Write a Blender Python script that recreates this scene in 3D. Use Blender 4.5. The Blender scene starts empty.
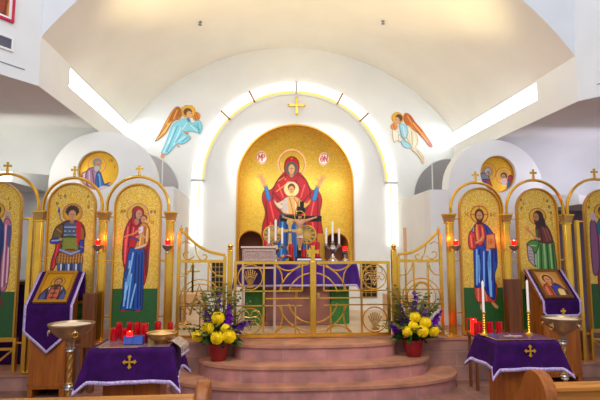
import bpy, bmesh, math, random
import numpy as np
from math import sin, cos, pi, sqrt, atan2, radians, hypot
random.seed(7); RNG = np.random.default_rng(5)
SC = bpy.context.scene
COL = SC.collection
AX = 0.66                 # axis of the sanctuary (camera stands at x = 0)
YI = 5.85                 # plane of the icon screen
YB = 8.40                 # back wall
YD = 6.70                 # arched side walls
YF = 4.95                 # front edge of the vault
HW = 2.90                 # half width between the beams
ZP = 0.50                 # platform height
# ------------------------------------------------------------------ colours and materials
def lin(c):
    c = np.asarray(c, float) / 255.0
    return np.where(c <= 0.04045, c / 12.92, ((c + 0.055) / 1.055) ** 2.4)
def l4(c):
    a = lin(c); return (float(a[0]), float(a[1]), float(a[2]), 1.0)
def new_mat(name):
    m = bpy.data.materials.new(name); m.use_nodes = True
    nt = m.node_tree; b = nt.nodes['Principled BSDF']
    return m, nt, b
def mat(name, col, rough=0.6, metal=0.0, var=0.0, vscale=8.0, bump=0.0, bscale=60.0, emit=None, estr=0.0, spec=None, trans=0.0, coat=0.0, sheen=0.0):
    m, nt, b = new_mat(name)
    b.inputs['Base Color'].default_value = l4(col)
    b.inputs['Roughness'].default_value = rough
    b.inputs['Metallic'].default_value = metal
    if spec is not None: b.inputs['Specular IOR Level'].default_value = spec
    if trans: b.inputs['Transmission Weight'].default_value = trans
    if coat: b.inputs['Coat Weight'].default_value = coat
    if sheen: b.inputs['Sheen Weight'].default_value = sheen
    if var:
        tc = nt.nodes.new('ShaderNodeTexCoord'); n = nt.nodes.new('ShaderNodeTexNoise')
        n.inputs['Scale'].default_value = vscale; n.inputs['Detail'].default_value = 6
        r = nt.nodes.new('ShaderNodeValToRGB')
        c = np.array(col, float)
        r.color_ramp.elements[0].position = .3; r.color_ramp.elements[1].position = .7
        r.color_ramp.elements[0].color = l4(np.clip(c * (1 - var), 0, 255)); r.color_ramp.elements[1].color = l4(np.clip(c * (1 + var), 0, 255))
        nt.links.new(tc.outputs['Object'], n.inputs['Vector']); nt.links.new(n.outputs['Fac'], r.inputs['Fac'])
        nt.links.new(r.outputs['Color'], b.inputs['Base Color'])
    if bump:
        tc = nt.nodes.new('ShaderNodeTexCoord'); n = nt.nodes.new('ShaderNodeTexNoise'); n.inputs['Scale'].default_value = bscale
        bp = nt.nodes.new('ShaderNodeBump'); bp.inputs['Strength'].default_value = bump; bp.inputs['Distance'].default_value = .01
        nt.links.new(tc.outputs['Object'], n.inputs['Vector']); nt.links.new(n.outputs['Fac'], bp.inputs['Height']); nt.links.new(bp.outputs['Normal'], b.inputs['Normal'])
    if emit is not None:
        b.inputs['Emission Color'].default_value = l4(emit); b.inputs['Emission Strength'].default_value = estr
    return m
def wood(name, c1, c2, scale=1.0, rough=0.4, axis='Z'):
    m, nt, b = new_mat(name)
    tc = nt.nodes.new('ShaderNodeTexCoord'); mp = nt.nodes.new('ShaderNodeMapping')
    s = {'Z': (14, 14, 1.2), 'X': (1.2, 14, 14), 'Y': (14, 1.2, 14)}[axis]
    mp.inputs['Scale'].default_value = [k * scale for k in s]
    n = nt.nodes.new('ShaderNodeTexNoise'); n.inputs['Scale'].default_value = 2.2; n.inputs['Detail'].default_value = 8; n.inputs['Distortion'].default_value = .6
    r = nt.nodes.new('ShaderNodeValToRGB'); r.color_ramp.elements[0].position = .32; r.color_ramp.elements[1].position = .68
    r.color_ramp.elements[0].color = l4(c1); r.color_ramp.elements[1].color = l4(c2)
    nt.links.new(tc.outputs['Object'], mp.inputs['Vector']); nt.links.new(mp.outputs['Vector'], n.inputs['Vector'])
    nt.links.new(n.outputs['Fac'], r.inputs['Fac']); nt.links.new(r.outputs['Color'], b.inputs['Base Color'])
    b.inputs['Roughness'].default_value = rough
    return m
def stone(name, c1, c2, mortar, bw, bh, swap=False, rough=.6, msize=.012, offset=.5):
    m, nt, b = new_mat(name)
    tc = nt.nodes.new('ShaderNodeTexCoord'); src = tc.outputs['Object']
    if swap:
        sp = nt.nodes.new('ShaderNodeSeparateXYZ'); cb = nt.nodes.new('ShaderNodeCombineXYZ')
        nt.links.new(src, sp.inputs[0]); nt.links.new(sp.outputs['X'], cb.inputs['X']); nt.links.new(sp.outputs['Z'], cb.inputs['Y'])
        src = cb.outputs[0]
    bt = nt.nodes.new('ShaderNodeTexBrick'); bt.offset = offset
    bt.inputs['Scale'].default_value = 1; bt.inputs['Brick Width'].default_value = bw; bt.inputs['Row Height'].default_value = bh
    bt.inputs['Mortar Size'].default_value = msize; bt.inputs['Mortar Smooth'].default_value = .3
    bt.inputs['Color1'].default_value = l4(c1); bt.inputs['Color2'].default_value = l4(c2); bt.inputs['Mortar'].default_value = l4(mortar)
    nt.links.new(src, bt.inputs['Vector'])
    n = nt.nodes.new('ShaderNodeTexNoise'); n.inputs['Scale'].default_value = 5; n.inputs['Detail'].default_value = 7
    nt.links.new(tc.outputs['Object'], n.inputs['Vector'])
    r = nt.nodes.new('ShaderNodeValToRGB'); r.color_ramp.elements[0].position = .3; r.color_ramp.elements[1].position = .75
    r.color_ramp.elements[0].color = (.62, .62, .62, 1); r.color_ramp.elements[1].color = (1.2, 1.15, 1.1, 1)
    mx = nt.nodes.new('ShaderNodeMix'); mx.data_type = 'RGBA'; mx.blend_type = 'MULTIPLY'; mx.inputs[0].default_value = 1
    nt.links.new(n.outputs['Fac'], r.inputs['Fac']); nt.links.new(bt.outputs['Color'], mx.inputs[6]); nt.links.new(r.outputs['Color'], mx.inputs[7])
    nt.links.new(mx.outputs[2], b.inputs['Base Color'])
    bp = nt.nodes.new('ShaderNodeBump'); bp.inputs['Strength'].default_value = .35; bp.inputs['Distance'].default_value = .01; bp.invert = True
    nt.links.new(bt.outputs['Fac'], bp.inputs['Height']); nt.links.new(bp.outputs['Normal'], b.inputs['Normal'])
    b.inputs['Roughness'].default_value = rough
    return m
def emis(name, col, s):
    m = bpy.data.materials.new(name); m.use_nodes = True; nt = m.node_tree
    nt.nodes.remove(nt.nodes['Principled BSDF']); e = nt.nodes.new('ShaderNodeEmission')
    e.inputs['Color'].default_value = l4(col); e.inputs['Strength'].default_value = s
    nt.links.new(e.outputs[0], nt.nodes['Material Output'].inputs['Surface']); return m
def painted(name, rough=.45, tess=260.0, goldmetal=.5, grough=.3, bump=.25):
    """pigment and gold leaf from the mesh's own colour attribute; its alpha is the amount of gold"""
    m, nt, b = new_mat(name)
    a = nt.nodes.new('ShaderNodeAttribute'); a.attribute_name = 'pigment'
    nt.links.new(a.outputs['Color'], b.inputs['Base Color'])
    mm = nt.nodes.new('ShaderNodeMath'); mm.operation = 'MULTIPLY'; mm.inputs[1].default_value = goldmetal
    nt.links.new(a.outputs['Alpha'], mm.inputs[0]); nt.links.new(mm.outputs[0], b.inputs['Metallic'])
    rr = nt.nodes.new('ShaderNodeMapRange'); rr.inputs[3].default_value = rough; rr.inputs[4].default_value = grough
    nt.links.new(a.outputs['Alpha'], rr.inputs[0]); nt.links.new(rr.outputs[0], b.inputs['Roughness'])
    if bump:
        tc = nt.nodes.new('ShaderNodeTexCoord'); v = nt.nodes.new('ShaderNodeTexVoronoi'); v.inputs['Scale'].default_value = tess
        bp = nt.nodes.new('ShaderNodeBump'); bp.inputs['Strength'].default_value = bump; bp.inputs['Distance'].default_value = .003
        nt.links.new(tc.outputs['Object'], v.inputs['Vector']); nt.links.new(v.outputs['Color'], bp.inputs['Height']); nt.links.new(bp.outputs['Normal'], b.inputs['Normal'])
    return m
M = {}
M['white'] = mat('white_plaster', (238, 240, 236), .8, var=.012, vscale=2)
M['vault'] = mat('vault_plaster', (242, 238, 226), .8, var=.012, vscale=2)
M['wing'] = mat('side_plaster', (232, 234, 231), .8, var=.015, vscale=2)
M['brass'] = mat('polished_brass', (236, 184, 68), .26, .95, var=.06, vscale=5)
M['brass_d'] = mat('old_brass', (206, 164, 92), .36, .85, var=.1, vscale=9)
M['bronze'] = mat('bronze_capital', (150, 98, 36), .4, 1.0)
M['silver'] = mat('silver', (186, 178, 170), .32, 1.0)
M['silverw'] = mat('pale_silver_paint', (206, 180, 164), .5, .2)
M['filigree'] = mat('filigree_panel', (156, 132, 124), .55, .2, var=.3, vscale=70, bump=.4, bscale=90)
M['purple'] = mat('purple_velvet', (50, 4, 74), .85, var=.2, vscale=14, spec=.2, bump=.1, bscale=200)
M['purple_s'] = mat('purple_satin', (58, 5, 108), .28, var=.25, vscale=4)
M['trim'] = mat('lilac_braid', (176, 158, 198), .6, var=.22, vscale=90)
M['gold_thread'] = mat('gold_thread', (226, 176, 44), .4, .5)
M['oak'] = wood('honey_oak', (132, 66, 8), (168, 94, 20))
M['oakx'] = wood('honey_oak_rail', (160, 92, 20), (204, 134, 44), axis='X')
M['walnut'] = wood('brown_wood', (88, 42, 12), (122, 66, 20))
M['redstone'] = stone('red_sandstone', (150, 98, 84), (138, 88, 78), (140, 100, 88), .3, .6, True)
M['tread'] = stone('flagstone_tread', (192, 136, 106), (182, 126, 100), (176, 136, 114), .62, .9)  # lighter than the riser: light from above put into the colour
M['riser'] = stone('flagstone_riser', (188, 132, 124), (178, 122, 116), (186, 142, 132), .46, 1.0, True, offset=.37)
M['wallstone'] = stone('flagstone_wall', (172, 128, 112), (160, 116, 104), (174, 132, 116), .4, .168, True)
M['floor'] = stone('flagstone_floor', (150, 108, 92), (138, 98, 86), (146, 114, 104), .66, .5)
M['marble'] = mat('cream_marble', (214, 184, 146), .35, var=.06, vscale=3)
M['wax'] = mat('white_wax', (246, 240, 232), .4)
M['redglass'] = mat('red_glass', (176, 2, 18), .12, 0, emit=(190, 0, 10), estr=.04, coat=.5)
M['redglow'] = mat('lit_red_glass', (230, 20, 24), .15, 0, emit=(255, 24, 14), estr=1.6)
M['flame'] = emis('candle_flame', (255, 226, 150), 7)
M['pot'] = mat('red_pot', (140, 8, 22), .3, coat=.3)
M['yellow'] = mat('yellow_petals', (255, 214, 4), .55, var=.08, vscale=40)
M['violet'] = mat('violet_petals', (108, 14, 152), .55, var=.2, vscale=40)
M['leaf'] = mat('green_leaves', (40, 84, 30), .5, var=.3, vscale=14)
M['leaf2'] = mat('olive_fronds', (92, 98, 40), .55, var=.25, vscale=14)
M['stem'] = mat('green_stem', (66, 92, 40), .6)
M['blue'] = mat('blue_card', (66, 92, 172), .6, var=.06)
M['greencloth'] = mat('green_cloth', (58, 116, 48), .8, var=.12, vscale=20)
M['black'] = mat('black_iron', (20, 18, 18), .6)
M['recess_shade'] = mat('grey_recess_shade', (150, 148, 150), .25)  # flat grey painted as the shade inside the right arched recess
M['brocade'] = mat('grey_brocade', (150, 132, 116), .5, var=.3, vscale=60)
M['cover'] = mat('clear_table_cover', (116, 92, 96), .22, var=.18, vscale=6)
M['redframe'] = mat('magenta_frame', (204, 20, 70), .5)
M['vent'] = mat('grey_grille', (126, 128, 140), .5, var=.05)
M['dark'] = mat('dark_recess', (74, 62, 74), .8)
M['flesh'] = mat('carved_flesh', (196, 142, 98), .5)
M['paint'] = painted('icon_pigment_and_gold')
M['apse'] = painted('apse_pigment_and_gold', tess=70, goldmetal=.62, grough=.34, bump=.35)
M['mural'] = painted('mural_pigment', bump=0)
M['goldframe'] = mat('gilt_frame', (206, 150, 52), .38, .7)
M['bowlmetal'] = mat('dull_silver_brass', (184, 158, 122), .38, .85, var=.12, vscale=12)
M['divider'] = mat('pale_grey_divider', (206, 204, 204), .6)
M['greyniche'] = mat('pale_recess_shade', (186, 180, 182), .8)  # lighter grey standing for shade in the left arched recess
M['brownframe'] = mat('brown_frame', (116, 74, 30), .4, .2)
M['slot'] = emis('daylit_slot', (238, 245, 255), 9.0)
M['archlight'] = emis('lit_arch_panel', (255, 249, 238), 1.5)
M['amber'] = emis('amber_tube', (255, 222, 116), .95)
# ------------------------------------------------------------------ mesh builder
class MB:
    def __init__(s): s.v = []; s.f = []; s.m = []
    def add(s, vs, fs, mi=0):
        o = len(s.v); s.v += [tuple(map(float, p)) for p in vs]
        s.f += [tuple(i + o for i in f) for f in fs]; s.m += [mi] * len(fs); return s
    def box(s, x0, x1, y0, y1, z0, z1, mi=0):
        return s.add([(x0, y0, z0), (x1, y0, z0), (x1, y1, z0), (x0, y1, z0), (x0, y0, z1), (x1, y0, z1), (x1, y1, z1), (x0, y1, z1)],
                     [(0, 3, 2, 1), (4, 5, 6, 7), (0, 1, 5, 4), (1, 2, 6, 5), (2, 3, 7, 6), (3, 0, 4, 7)], mi)
    def frustum(s, cx, cy, z0, z1, a0, a1, b0=None, b1=None, mi=0):
        b0 = a0 if b0 is None else b0; b1 = a1 if b1 is None else b1
        return s.add([(cx - a0, cy - b0, z0), (cx + a0, cy - b0, z0), (cx + a0, cy + b0, z0), (cx - a0, cy + b0, z0), (cx - a1, cy - b1, z1), (cx + a1, cy - b1, z1), (cx + a1, cy + b1, z1), (cx - a1, cy + b1, z1)],
                     [(0, 3, 2, 1), (4, 5, 6, 7), (0, 1, 5, 4), (1, 2, 6, 5), (2, 3, 7, 6), (3, 0, 4, 7)], mi)
    def hexa(s, p, mi=0): return s.add(p, [(0, 3, 2, 1), (4, 5, 6, 7), (0, 1, 5, 4), (1, 2, 6, 5), (2, 3, 7, 6), (3, 0, 4, 7)], mi)
    def prism(s, poly, a, b, plane='XZ', mi=0):
        n = len(poly)
        g = {'XZ': lambda p, d: (p[0], d, p[1]), 'XY': lambda p, d: (p[0], p[1], d), 'YZ': lambda p, d: (d, p[0], p[1])}[plane]
        vs = [g(p, a) for p in poly] + [g(p, b) for p in poly]
        return s.add(vs, [tuple(range(n)), tuple(range(2 * n - 1, n - 1, -1))] + [(i, i + n, (i + 1) % n + n, (i + 1) % n) for i in range(n)], mi)
    def tube(s, pts, r, n=8, closed=False, mi=0, flat=None):
        pts = [np.array(p, float) for p in pts]; k = len(pts)
        rs = r if isinstance(r, (list, tuple)) else [r] * k
        prev = None; vs = []
        for i, p in enumerate(pts):
            if closed: t = pts[(i + 1) % k] - pts[i - 1]
            else: t = pts[min(i + 1, k - 1)] - pts[max(i - 1, 0)]
            t = t / (np.linalg.norm(t) + 1e-12)
            if prev is None:
                up = np.array([0, 1, 0]) if abs(t[1]) < .9 else np.array([1, 0, 0])
            else: up = prev
            a = up - t * (up @ t); a /= np.linalg.norm(a) + 1e-12; prev = a
            bb = np.cross(t, a)
            for j in range(n):
                w = 2 * pi * j / n + pi / n
                fa, fb = (1, 1) if flat is None else flat
                vs.append(p + rs[i] * (a * cos(w) * fa + bb * sin(w) * fb))
        fs = []
        for i in range(k if closed else k - 1):
            for j in range(n):
                i2 = (i + 1) % k
                fs.append((i * n + j, i * n + (j + 1) % n, i2 * n + (j + 1) % n, i2 * n + j))
        if not closed: fs += [tuple(range(n - 1, -1, -1)), tuple(range((k - 1) * n, k * n))]
        return s.add(vs, fs, mi)
    def lathe(s, prof, n=20, c=(0, 0, 0), mi=0):
        vs = []; fs = []
        for r, z in prof:
            for j in range(n):
                w = 2 * pi * j / n; vs.append((c[0] + r * cos(w), c[1] + r * sin(w), c[2] + z))
        for i in range(len(prof) - 1):
            for j in range(n): fs.append((i * n + j, i * n + (j + 1) % n, (i + 1) * n + (j + 1) % n, (i + 1) * n + j))
        if prof[0][0] > 1e-5: fs.append(tuple(range(n - 1, -1, -1)))
        if prof[-1][0] > 1e-5: fs.append(tuple(range((len(prof) - 1) * n, len(prof) * n)))
        return s.add(vs, fs, mi)
    def grid(s, P, mi=0):
        P = np.asarray(P, float); h, w = P.shape[:2]
        return s.add(P.reshape(-1, 3), [(i * w + j, i * w + j + 1, (i + 1) * w + j + 1, (i + 1) * w + j) for i in range(h - 1) for j in range(w - 1)], mi)
    def ball(s, c, r, n=12, sz=1.0, mi=0):
        k = max(4, n // 2)
        return s.lathe([(max(1e-6, r * sin(pi * i / k)), -r * sz * cos(pi * i / k)) for i in range(k + 1)], n, c, mi)
    def build(s, name, mats, parent=None, smooth=True, ang=35, bevel=0, solid=0, recalc=True):
        me = bpy.data.meshes.new(name); me.from_pydata(s.v, [], s.f)
        for m in (mats if isinstance(mats, (list, tuple)) else [mats]): me.materials.append(m)
        me.polygons.foreach_set('material_index', s.m)
        if recalc:
            bm = bmesh.new(); bm.from_mesh(me); bmesh.ops.remove_doubles(bm, verts=bm.verts, dist=1e-5); bmesh.ops.recalc_face_normals(bm, faces=bm.faces); bm.to_mesh(me); bm.free()
        if smooth:
            me.polygons.foreach_set('use_smooth', [True] * len(me.polygons)); me.set_sharp_from_angle(angle=radians(ang))
        o = bpy.data.objects.new(name, me); COL.objects.link(o)
        if parent: o.parent = parent
        if solid: md = o.modifiers.new('thickness', 'SOLIDIFY'); md.thickness = solid; md.offset = 0
        if bevel: md = o.modifiers.new('bevel', 'BEVEL'); md.width = bevel; md.segments = 2; md.limit_method = 'ANGLE'
        return o
def tag(o, label=None, cat=None, group=None, kind=None):
    if label: o['label'] = label
    if cat: o['category'] = cat
    if group: o['group'] = group
    if kind: o['kind'] = kind
    return o
def thing(name, label, cat, loc=(0, 0, 0), rz=0, group=None):
    o = bpy.data.objects.new(name, None); COL.objects.link(o); o.empty_display_size = .1
    o.location = loc; o.rotation_euler = (0, 0, rz); return tag(o, label, cat, group)
def struct(o, label=None): o['kind'] = 'structure'; return tag(o, label) if label else o
def copy_tree(o, parent=None, loc=None, label=None):
    c = o.copy(); COL.objects.link(c)
    if parent: c.parent = parent
    if loc is not None: c.location = loc
    if label: c['label'] = label
    for ch in list(o.children): copy_tree(ch, c)
    return c
def arc(cx, cz, r, a0, a1, n, y=0.0, ry=None):
    return [(cx + r * cos(radians(a0 + (a1 - a0) * i / n)), y, cz + (ry or r) * sin(radians(a0 + (a1 - a0) * i / n))) for i in range(n + 1)]
def catmull(pts, n=8, closed=True):
    P = [np.array(p, float) for p in pts]; k = len(P); out = []
    rng = range(k) if closed else range(k - 1)
    for i in rng:
        if closed: p0, p1, p2, p3 = P[i - 1], P[i], P[(i + 1) % k], P[(i + 2) % k]
        else: p0, p1, p2, p3 = P[max(i - 1, 0)], P[i], P[i + 1], P[min(i + 2, k - 1)]
        for j in range(n):
            t = j / n
            out.append(.5 * ((2 * p1) + (-p0 + p2) * t + (2 * p0 - 5 * p1 + 4 * p2 - p3) * t * t + (-p0 + 3 * p1 - 3 * p2 + p3) * t ** 3))
    if not closed: out.append(P[-1])
    return out
# ------------------------------------------------------------------ painter: pigments laid down on a fine grid of vertices
class Paint:
    def __init__(s, X, Y, gold=(214, 166, 40), speck=.16):
        s.X = X; s.Y = Y; s.C = np.ones(X.shape + (3,)) * lin(gold); s.G = np.ones(X.shape)
        n = RNG.normal(0, 1, X.shape)
        s.C *= np.clip(1 + speck * n, .45, 1.6)[..., None]
        if speck > .2:
            g = (RNG.random(X.shape) < .05)[..., None]; s.C = np.where(g, lin((255, 244, 206)), s.C)  # pale glints of light painted onto random spots of the gold
    def _mask(s, pts):
        X, Y = s.X, s.Y; ins = np.zeros(X.shape, bool); d = np.full(X.shape, 1e9); k = len(pts)
        x0 = min(p[0] for p in pts) - 2; x1 = max(p[0] for p in pts) + 2; y0 = min(p[1] for p in pts) - 2; y1 = max(p[1] for p in pts) + 2
        sub = (X > x0) & (X < x1) & (Y > y0) & (Y < y1)
        if not sub.any(): return ins, d
        xs, ys = X[sub], Y[sub]; ii = np.zeros(xs.shape, bool); dd = np.full(xs.shape, 1e9)
        for i in range(k):
            ax, ay = pts[i]; bx, by = pts[(i + 1) % k]
            if ay != by:
                c = ((ay > ys) != (by > ys)); ii ^= c & (xs < (bx - ax) * (ys - ay) / (by - ay) + ax)
            L = (bx - ax) ** 2 + (by - ay) ** 2 + 1e-12
            t = np.clip(((xs - ax) * (bx - ax) + (ys - ay) * (by - ay)) / L, 0, 1)
            dd = np.minimum(dd, np.hypot(xs - ax - t * (bx - ax), ys - ay - t * (by - ay)))
        ins[sub] = ii; d[sub] = dd; return ins, d
    def _put(s, a, col, gold=0.0, jit=.07):
        a = np.clip(a, 0, 1); c = lin(col) * np.clip(1 + jit * RNG.normal(0, 1, s.X.shape), .6, 1.5)[..., None]
        s.C = s.C * (1 - a[..., None]) + c * a[..., None]; s.G = s.G * (1 - a) + gold * a
    def poly(s, pts, col, smooth=True, edge=None, ew=.5, gold=0.0, soft=.35):
        if smooth: pts = [tuple(p) for p in catmull(pts, 5)]
        ins, d = s._mask(pts); sd = np.where(ins, d, -d)
        s._put(.5 + sd / (2 * soft), col, gold)
        if edge is not None: s._put((.5 + (ew - d) / .5) * (d < ew + .5), edge)
        return s
    def ell(s, cx, cy, rx, ry=None, col=(0, 0, 0), gold=0.0, soft=.35):
        ry = ry or rx; q = np.hypot((s.X - cx) / rx, (s.Y - cy) / ry); s._put(.5 + (1 - q) * min(rx, ry) / (2 * soft), col, gold); return s
    def ring(s, cx, cy, r, w, col, soft=.3, gold=0.0):
        q = np.abs(np.hypot(s.X - cx, s.Y - cy) - r); s._put(.5 + (w - q) / (2 * soft), col, gold); return s
    def line(s, pts, w, col, soft=.3, a=1.0, gold=0.0):
        d = np.full(s.X.shape, 1e9)
        for (ax, ay), (bx, by) in zip(pts[:-1], pts[1:]):
            L = (bx - ax) ** 2 + (by - ay) ** 2 + 1e-12
            t = np.clip(((s.X - ax) * (bx - ax) + (s.Y - ay) * (by - ay)) / L, 0, 1)
            d = np.minimum(d, np.hypot(s.X - ax - t * (bx - ax), s.Y - ay - t * (by - ay)))
        s._put(np.clip(.5 + (w - d) / (2 * soft), 0, 1) * a, col, gold); return s
    def folds(s, lines, light, dark, w=.35):
        for i, l in enumerate(lines): s.line(l, w * 1.35, light if i % 2 == 0 else dark, a=.9)
        return s
    def face(s, cx, cy, rx, ry, skin=(206, 158, 112), look=0.0):
        s.ell(cx, cy, rx, ry, skin); d = (92, 56, 34)
        s.line([(cx + look - rx * .55, cy - ry * .12), (cx + look - rx * .15, cy - ry * .12)], .22, d); s.line([(cx + look + rx * .15, cy - ry * .12), (cx + look + rx * .55, cy - ry * .12)], .22, d)
        s.line([(cx + look, cy - ry * .05), (cx + look, cy + ry * .3)], .18, (150, 100, 66)); s.line([(cx + look - rx * .25, cy + ry * .55), (cx + look + rx * .25, cy + ry * .55)], .2, (156, 70, 54))
        return s
    def green(s, y0, col=(50, 104, 48)):
        s._put((s.Y > y0) * 1.0, col, 0, .16); return s
    def glyph(s, x, y, h, which, col, w=.22):
        g = {'M': [[(0, 1), (0, 0), (.35, .6), (.7, 0), (.7, 1)]], 'P': [[(0, 1), (0, 0), (.5, .05), (.55, .4), (0, .5)]], 'O': [[(.3, 0), (0, .3), (0, .7), (.3, 1), (.6, .7), (.6, .3), (.3, 0)], [(0, .5), (.6, .5)]],
             'V': [[(0, 1), (0, 0), (.6, 1), (.6, 0)]], 'I': [[(.2, 0), (.2, 1)]], 'C': [[(.6, .1), (.2, 0), (0, .5), (.2, 1), (.6, .9)]], 'X': [[(0, 0), (.6, 1)], [(.6, 0), (0, 1)]]}[which]
        for l in g: s.line([(x + a * h * .8, y + b * h) for a, b in l], w, col)
        return s
def paint_mesh(name, V, P, keep, material, parent, thick=0, dim=1.22):
    """V: (h,w,3) vertex grid; keep: (h-1,w-1) faces kept"""
    h, w = V.shape[:2]; idx = np.arange(h * w).reshape(h, w)
    q = np.stack([idx[:-1, :-1], idx[1:, :-1], idx[1:, 1:], idx[:-1, 1:]], -1)[keep]
    used = np.unique(q); rem = -np.ones(h * w, int); rem[used] = np.arange(len(used)); q = rem[q]
    me = bpy.data.meshes.new(name); me.vertices.add(len(used)); me.vertices.foreach_set('co', V.reshape(-1, 3)[used].astype(np.float32).ravel())
    me.loops.add(q.size); me.loops.foreach_set('vertex_index', q.astype(np.int32).ravel()); me.polygons.add(len(q))
    me.polygons.foreach_set('loop_start', np.arange(0, q.size, 4, dtype=np.int32))
    me.update(calc_edges=True); me.validate()
    at = me.attributes.new('pigment', 'FLOAT_COLOR', 'POINT')
    P.C = P.C * P.G[..., None] + (1 - P.G)[..., None] * np.clip(P.C, 0, 1) ** dim
    c = np.concatenate([P.C, P.G[..., None]], -1).reshape(-1, 4)[used]; at.data.foreach_set('color', np.clip(c, 0, 1).astype(np.float32).ravel())
    me.polygons.foreach_set('use_smooth', [True] * len(me.polygons)); me.materials.append(material)
    o = bpy.data.objects.new(name, me); COL.objects.link(o)
    if parent: o.parent = parent
    if thick: md = o.modifiers.new('thickness', 'SOLIDIFY'); md.thickness = thick; md.offset = -1
    return o
# ================================================================== THE SETTING
XL, XR = AX - HW, AX + HW
ZS = 3.74                                  # springing of the vault
VZ, VR = 1.645, 3.574                      # vault circle
aS = math.degrees(math.acos(HW / VR)); 
def vault_z(x): return VZ + sqrt(max(VR * VR - (x - AX) ** 2, 0))
# floor and platform
struct(MB().box(-7, 8, -1.5, 10.0, -.1, 0).build('floor', M['floor'], smooth=False))
def outline(hw, front, back, n=26, p=2.7):
    pts = []
    for i in range(n + 1):
        u = -cos(pi * i / n); pts.append((AX + .02 + hw * u, back - (back - front) * (1 - abs(u) ** p) ** (1 / p)))
    return pts
def step(hw, front, z0, z1, back=YI - .09):
    root = struct(thing('stone_step', None, None))
    o = outline(hw, front, back); n = len(o)
    MB().prism(o, z0, z1 - .03, 'XY').build('riser', M['riser'], root, ang=40)
    t = outline(hw + .018, front - .018, back)
    MB().prism(t, z1 - .03, z1, 'XY').build('tread', M['tread'], root, ang=40)
step(1.62, 5.0, 0, .167); step(1.32, 5.17, .167, .333); step(.95, 5.435, .333, ZP)
root = struct(thing('stone_platform', None, None))
MB().box(-2.35, 3.72, YI - .09, YB, 0, ZP - .03).build('riser', M['wallstone'], root)
MB().box(-2.35, 3.72, YI - .105, YB, ZP - .03, ZP).build('tread', M['tread'], root)
for x0, x1 in ((-5.5, -2.35), (3.72, 6.8)):
    r_ = struct(thing('stone_podium', None, None))
    MB().box(x0, x1, YI - .1, 7.4, 0, .15).build('riser', M['wallstone'], r_); MB().box(x0, x1, YI - .115, 7.4, .15, .175).build('tread', M['tread'], r_)
struct(MB().box(-1.1, 2.4, 5.96, YB, ZP, ZP + .012).build('floor_sanctuary', M['marble']))
# vault
N = 48
def vp(r, i): 
    a = radians(aS + (180 - 2 * aS) * i / N); return (AX + r * cos(a), VZ + r * sin(a))
mb = MB()
P = np.array([[(vp(VR, i)[0], y, vp(VR, i)[1]) for i in range(N + 1)] for y in np.linspace(YF, YB + .1, 12)]); mb.grid(P)
P2 = np.array([[(vp(VR + .25, i)[0], y, vp(VR + .25, i)[1]) for i in range(N + 1)] for y in (YF, YB + .1)]); mb.grid(P2)
struct(mb.build('ceiling', M['vault'], recalc=False))
# wall above the mouth of the vault
def vz2(x): return vault_z(min(max(x, XL), XR))
xs = np.linspace(XL - .0, XR + .0, 60)
mb = MB(); mb.grid([[(x, YF, vz2(x)) for x in xs], [(x, YF, 7.2) for x in xs]]); mb.grid([[(x, YF + .12, vz2(x) + .02) for x in xs], [(x, YF + .12, 7.2) for x in xs]])
struct(mb.build('wall_front', M['wing'], recalc=False))
# beams with daylit slots, down to the arched side walls
SZ0, SZ1, SY = 3.47, 3.70, 5.72
for side, X in (('left', XL), ('right', XR)):
    s = -1 if side == 'left' else 1; d = .3 * s
    mb = MB()
    def bx(a, b, y0, y1, z0, z1): mb.box(min(a, b), max(a, b), y0, y1, z0, z1)
    bx(X, X + d, YF, YB, 3.21, SZ0); bx(X, X + d, YF, YB, SZ1, ZS + .35); bx(X, X + d, YF, SY, SZ0, SZ1)
    bx(X, X + d, YD + .26, YB, 0, 3.21)            # side wall of the sanctuary under the beam
    struct(mb.build('wall_beam_' + side, M['white'], smooth=False))
    w = MB(); w.box(min(X + d * .75, X + d * .8), max(X + d * .75, X + d * .8), SY, YB, SZ0, SZ1)
    struct(w.build('window_1' if side == 'left' else 'window_2', M['slot'], smooth=False))
    # splayed wall of the nave
    q = MB(); L = 4.2; dx, dy = .56 * s, -.83
    z0, z1 = 3.21, 7.2
    p = [(X, YF), (X + dx * L, YF + dy * L), (X + dx * L + .25 * s, YF + dy * L + .15), (X + .3 * s, YF + .16)]
    q.hexa([(a, b, z0) for a, b in p] + [(a, b, z1) for a, b in p])
    struct(q.build('wall_splay_' + side, M['wing'], smooth=False))
    # coved ceiling of the side bay
    prof = catmull([(6.2, 3.21), (6.7, 3.205), (7.05, 3.10), (7.3, 2.85), (7.4, 2.45)], 6, closed=False)
    xa, xb = X + .02 * s, X + 3.2 * s
    g = MB()
    for dy_, dz_ in ((0, 0), (.06, .09)): g.grid([[(x, YF + .0 - 1.482 * abs(x - X), 3.207 + dz_)] + [(x, y + dy_, z + dz_) for y, z in prof] for x in np.linspace(xa, xb, 9)])
    struct(g.build('ceiling_bay_' + side, M['wing'], recalc=False))
    g = MB(); g.box(min(xa, xb), max(xa, xb), 7.4, 7.55, 0, 2.55); g.box(min(xb, xb + .15 * s), max(xb, xb + .15 * s), 2.8, 7.5, 0, 3.3)
    struct(g.build('wall_aisle_' + side, M['wing'], smooth=False))
    # lintel over the passage at the back of the side bay
    g = MB(); x0, x1 = (X - 2.6, X - .84) if s < 0 else (X + .86, X + 2.8)
    zo = .1 if s < 0 else -.12; g.prism([(6.25, 2.30 + zo), (7.38, 2.30 + zo), (7.38, 2.56 + zo), (6.25, 2.43 + zo)], x0, x1, 'YZ')
    struct(g.build('trim_1' if s < 0 else 'trim_2', M['wing'], smooth=False))
    if s > 0: struct(MB().box(X + .95, X + 2.4, 7.33, 7.4, .175, 2.19).build('door_1', mat('mauve_doorway_shade', (128, 112, 132), .7), smooth=False))  # flat mauve sheet painted as the darkness inside the doorway
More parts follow.
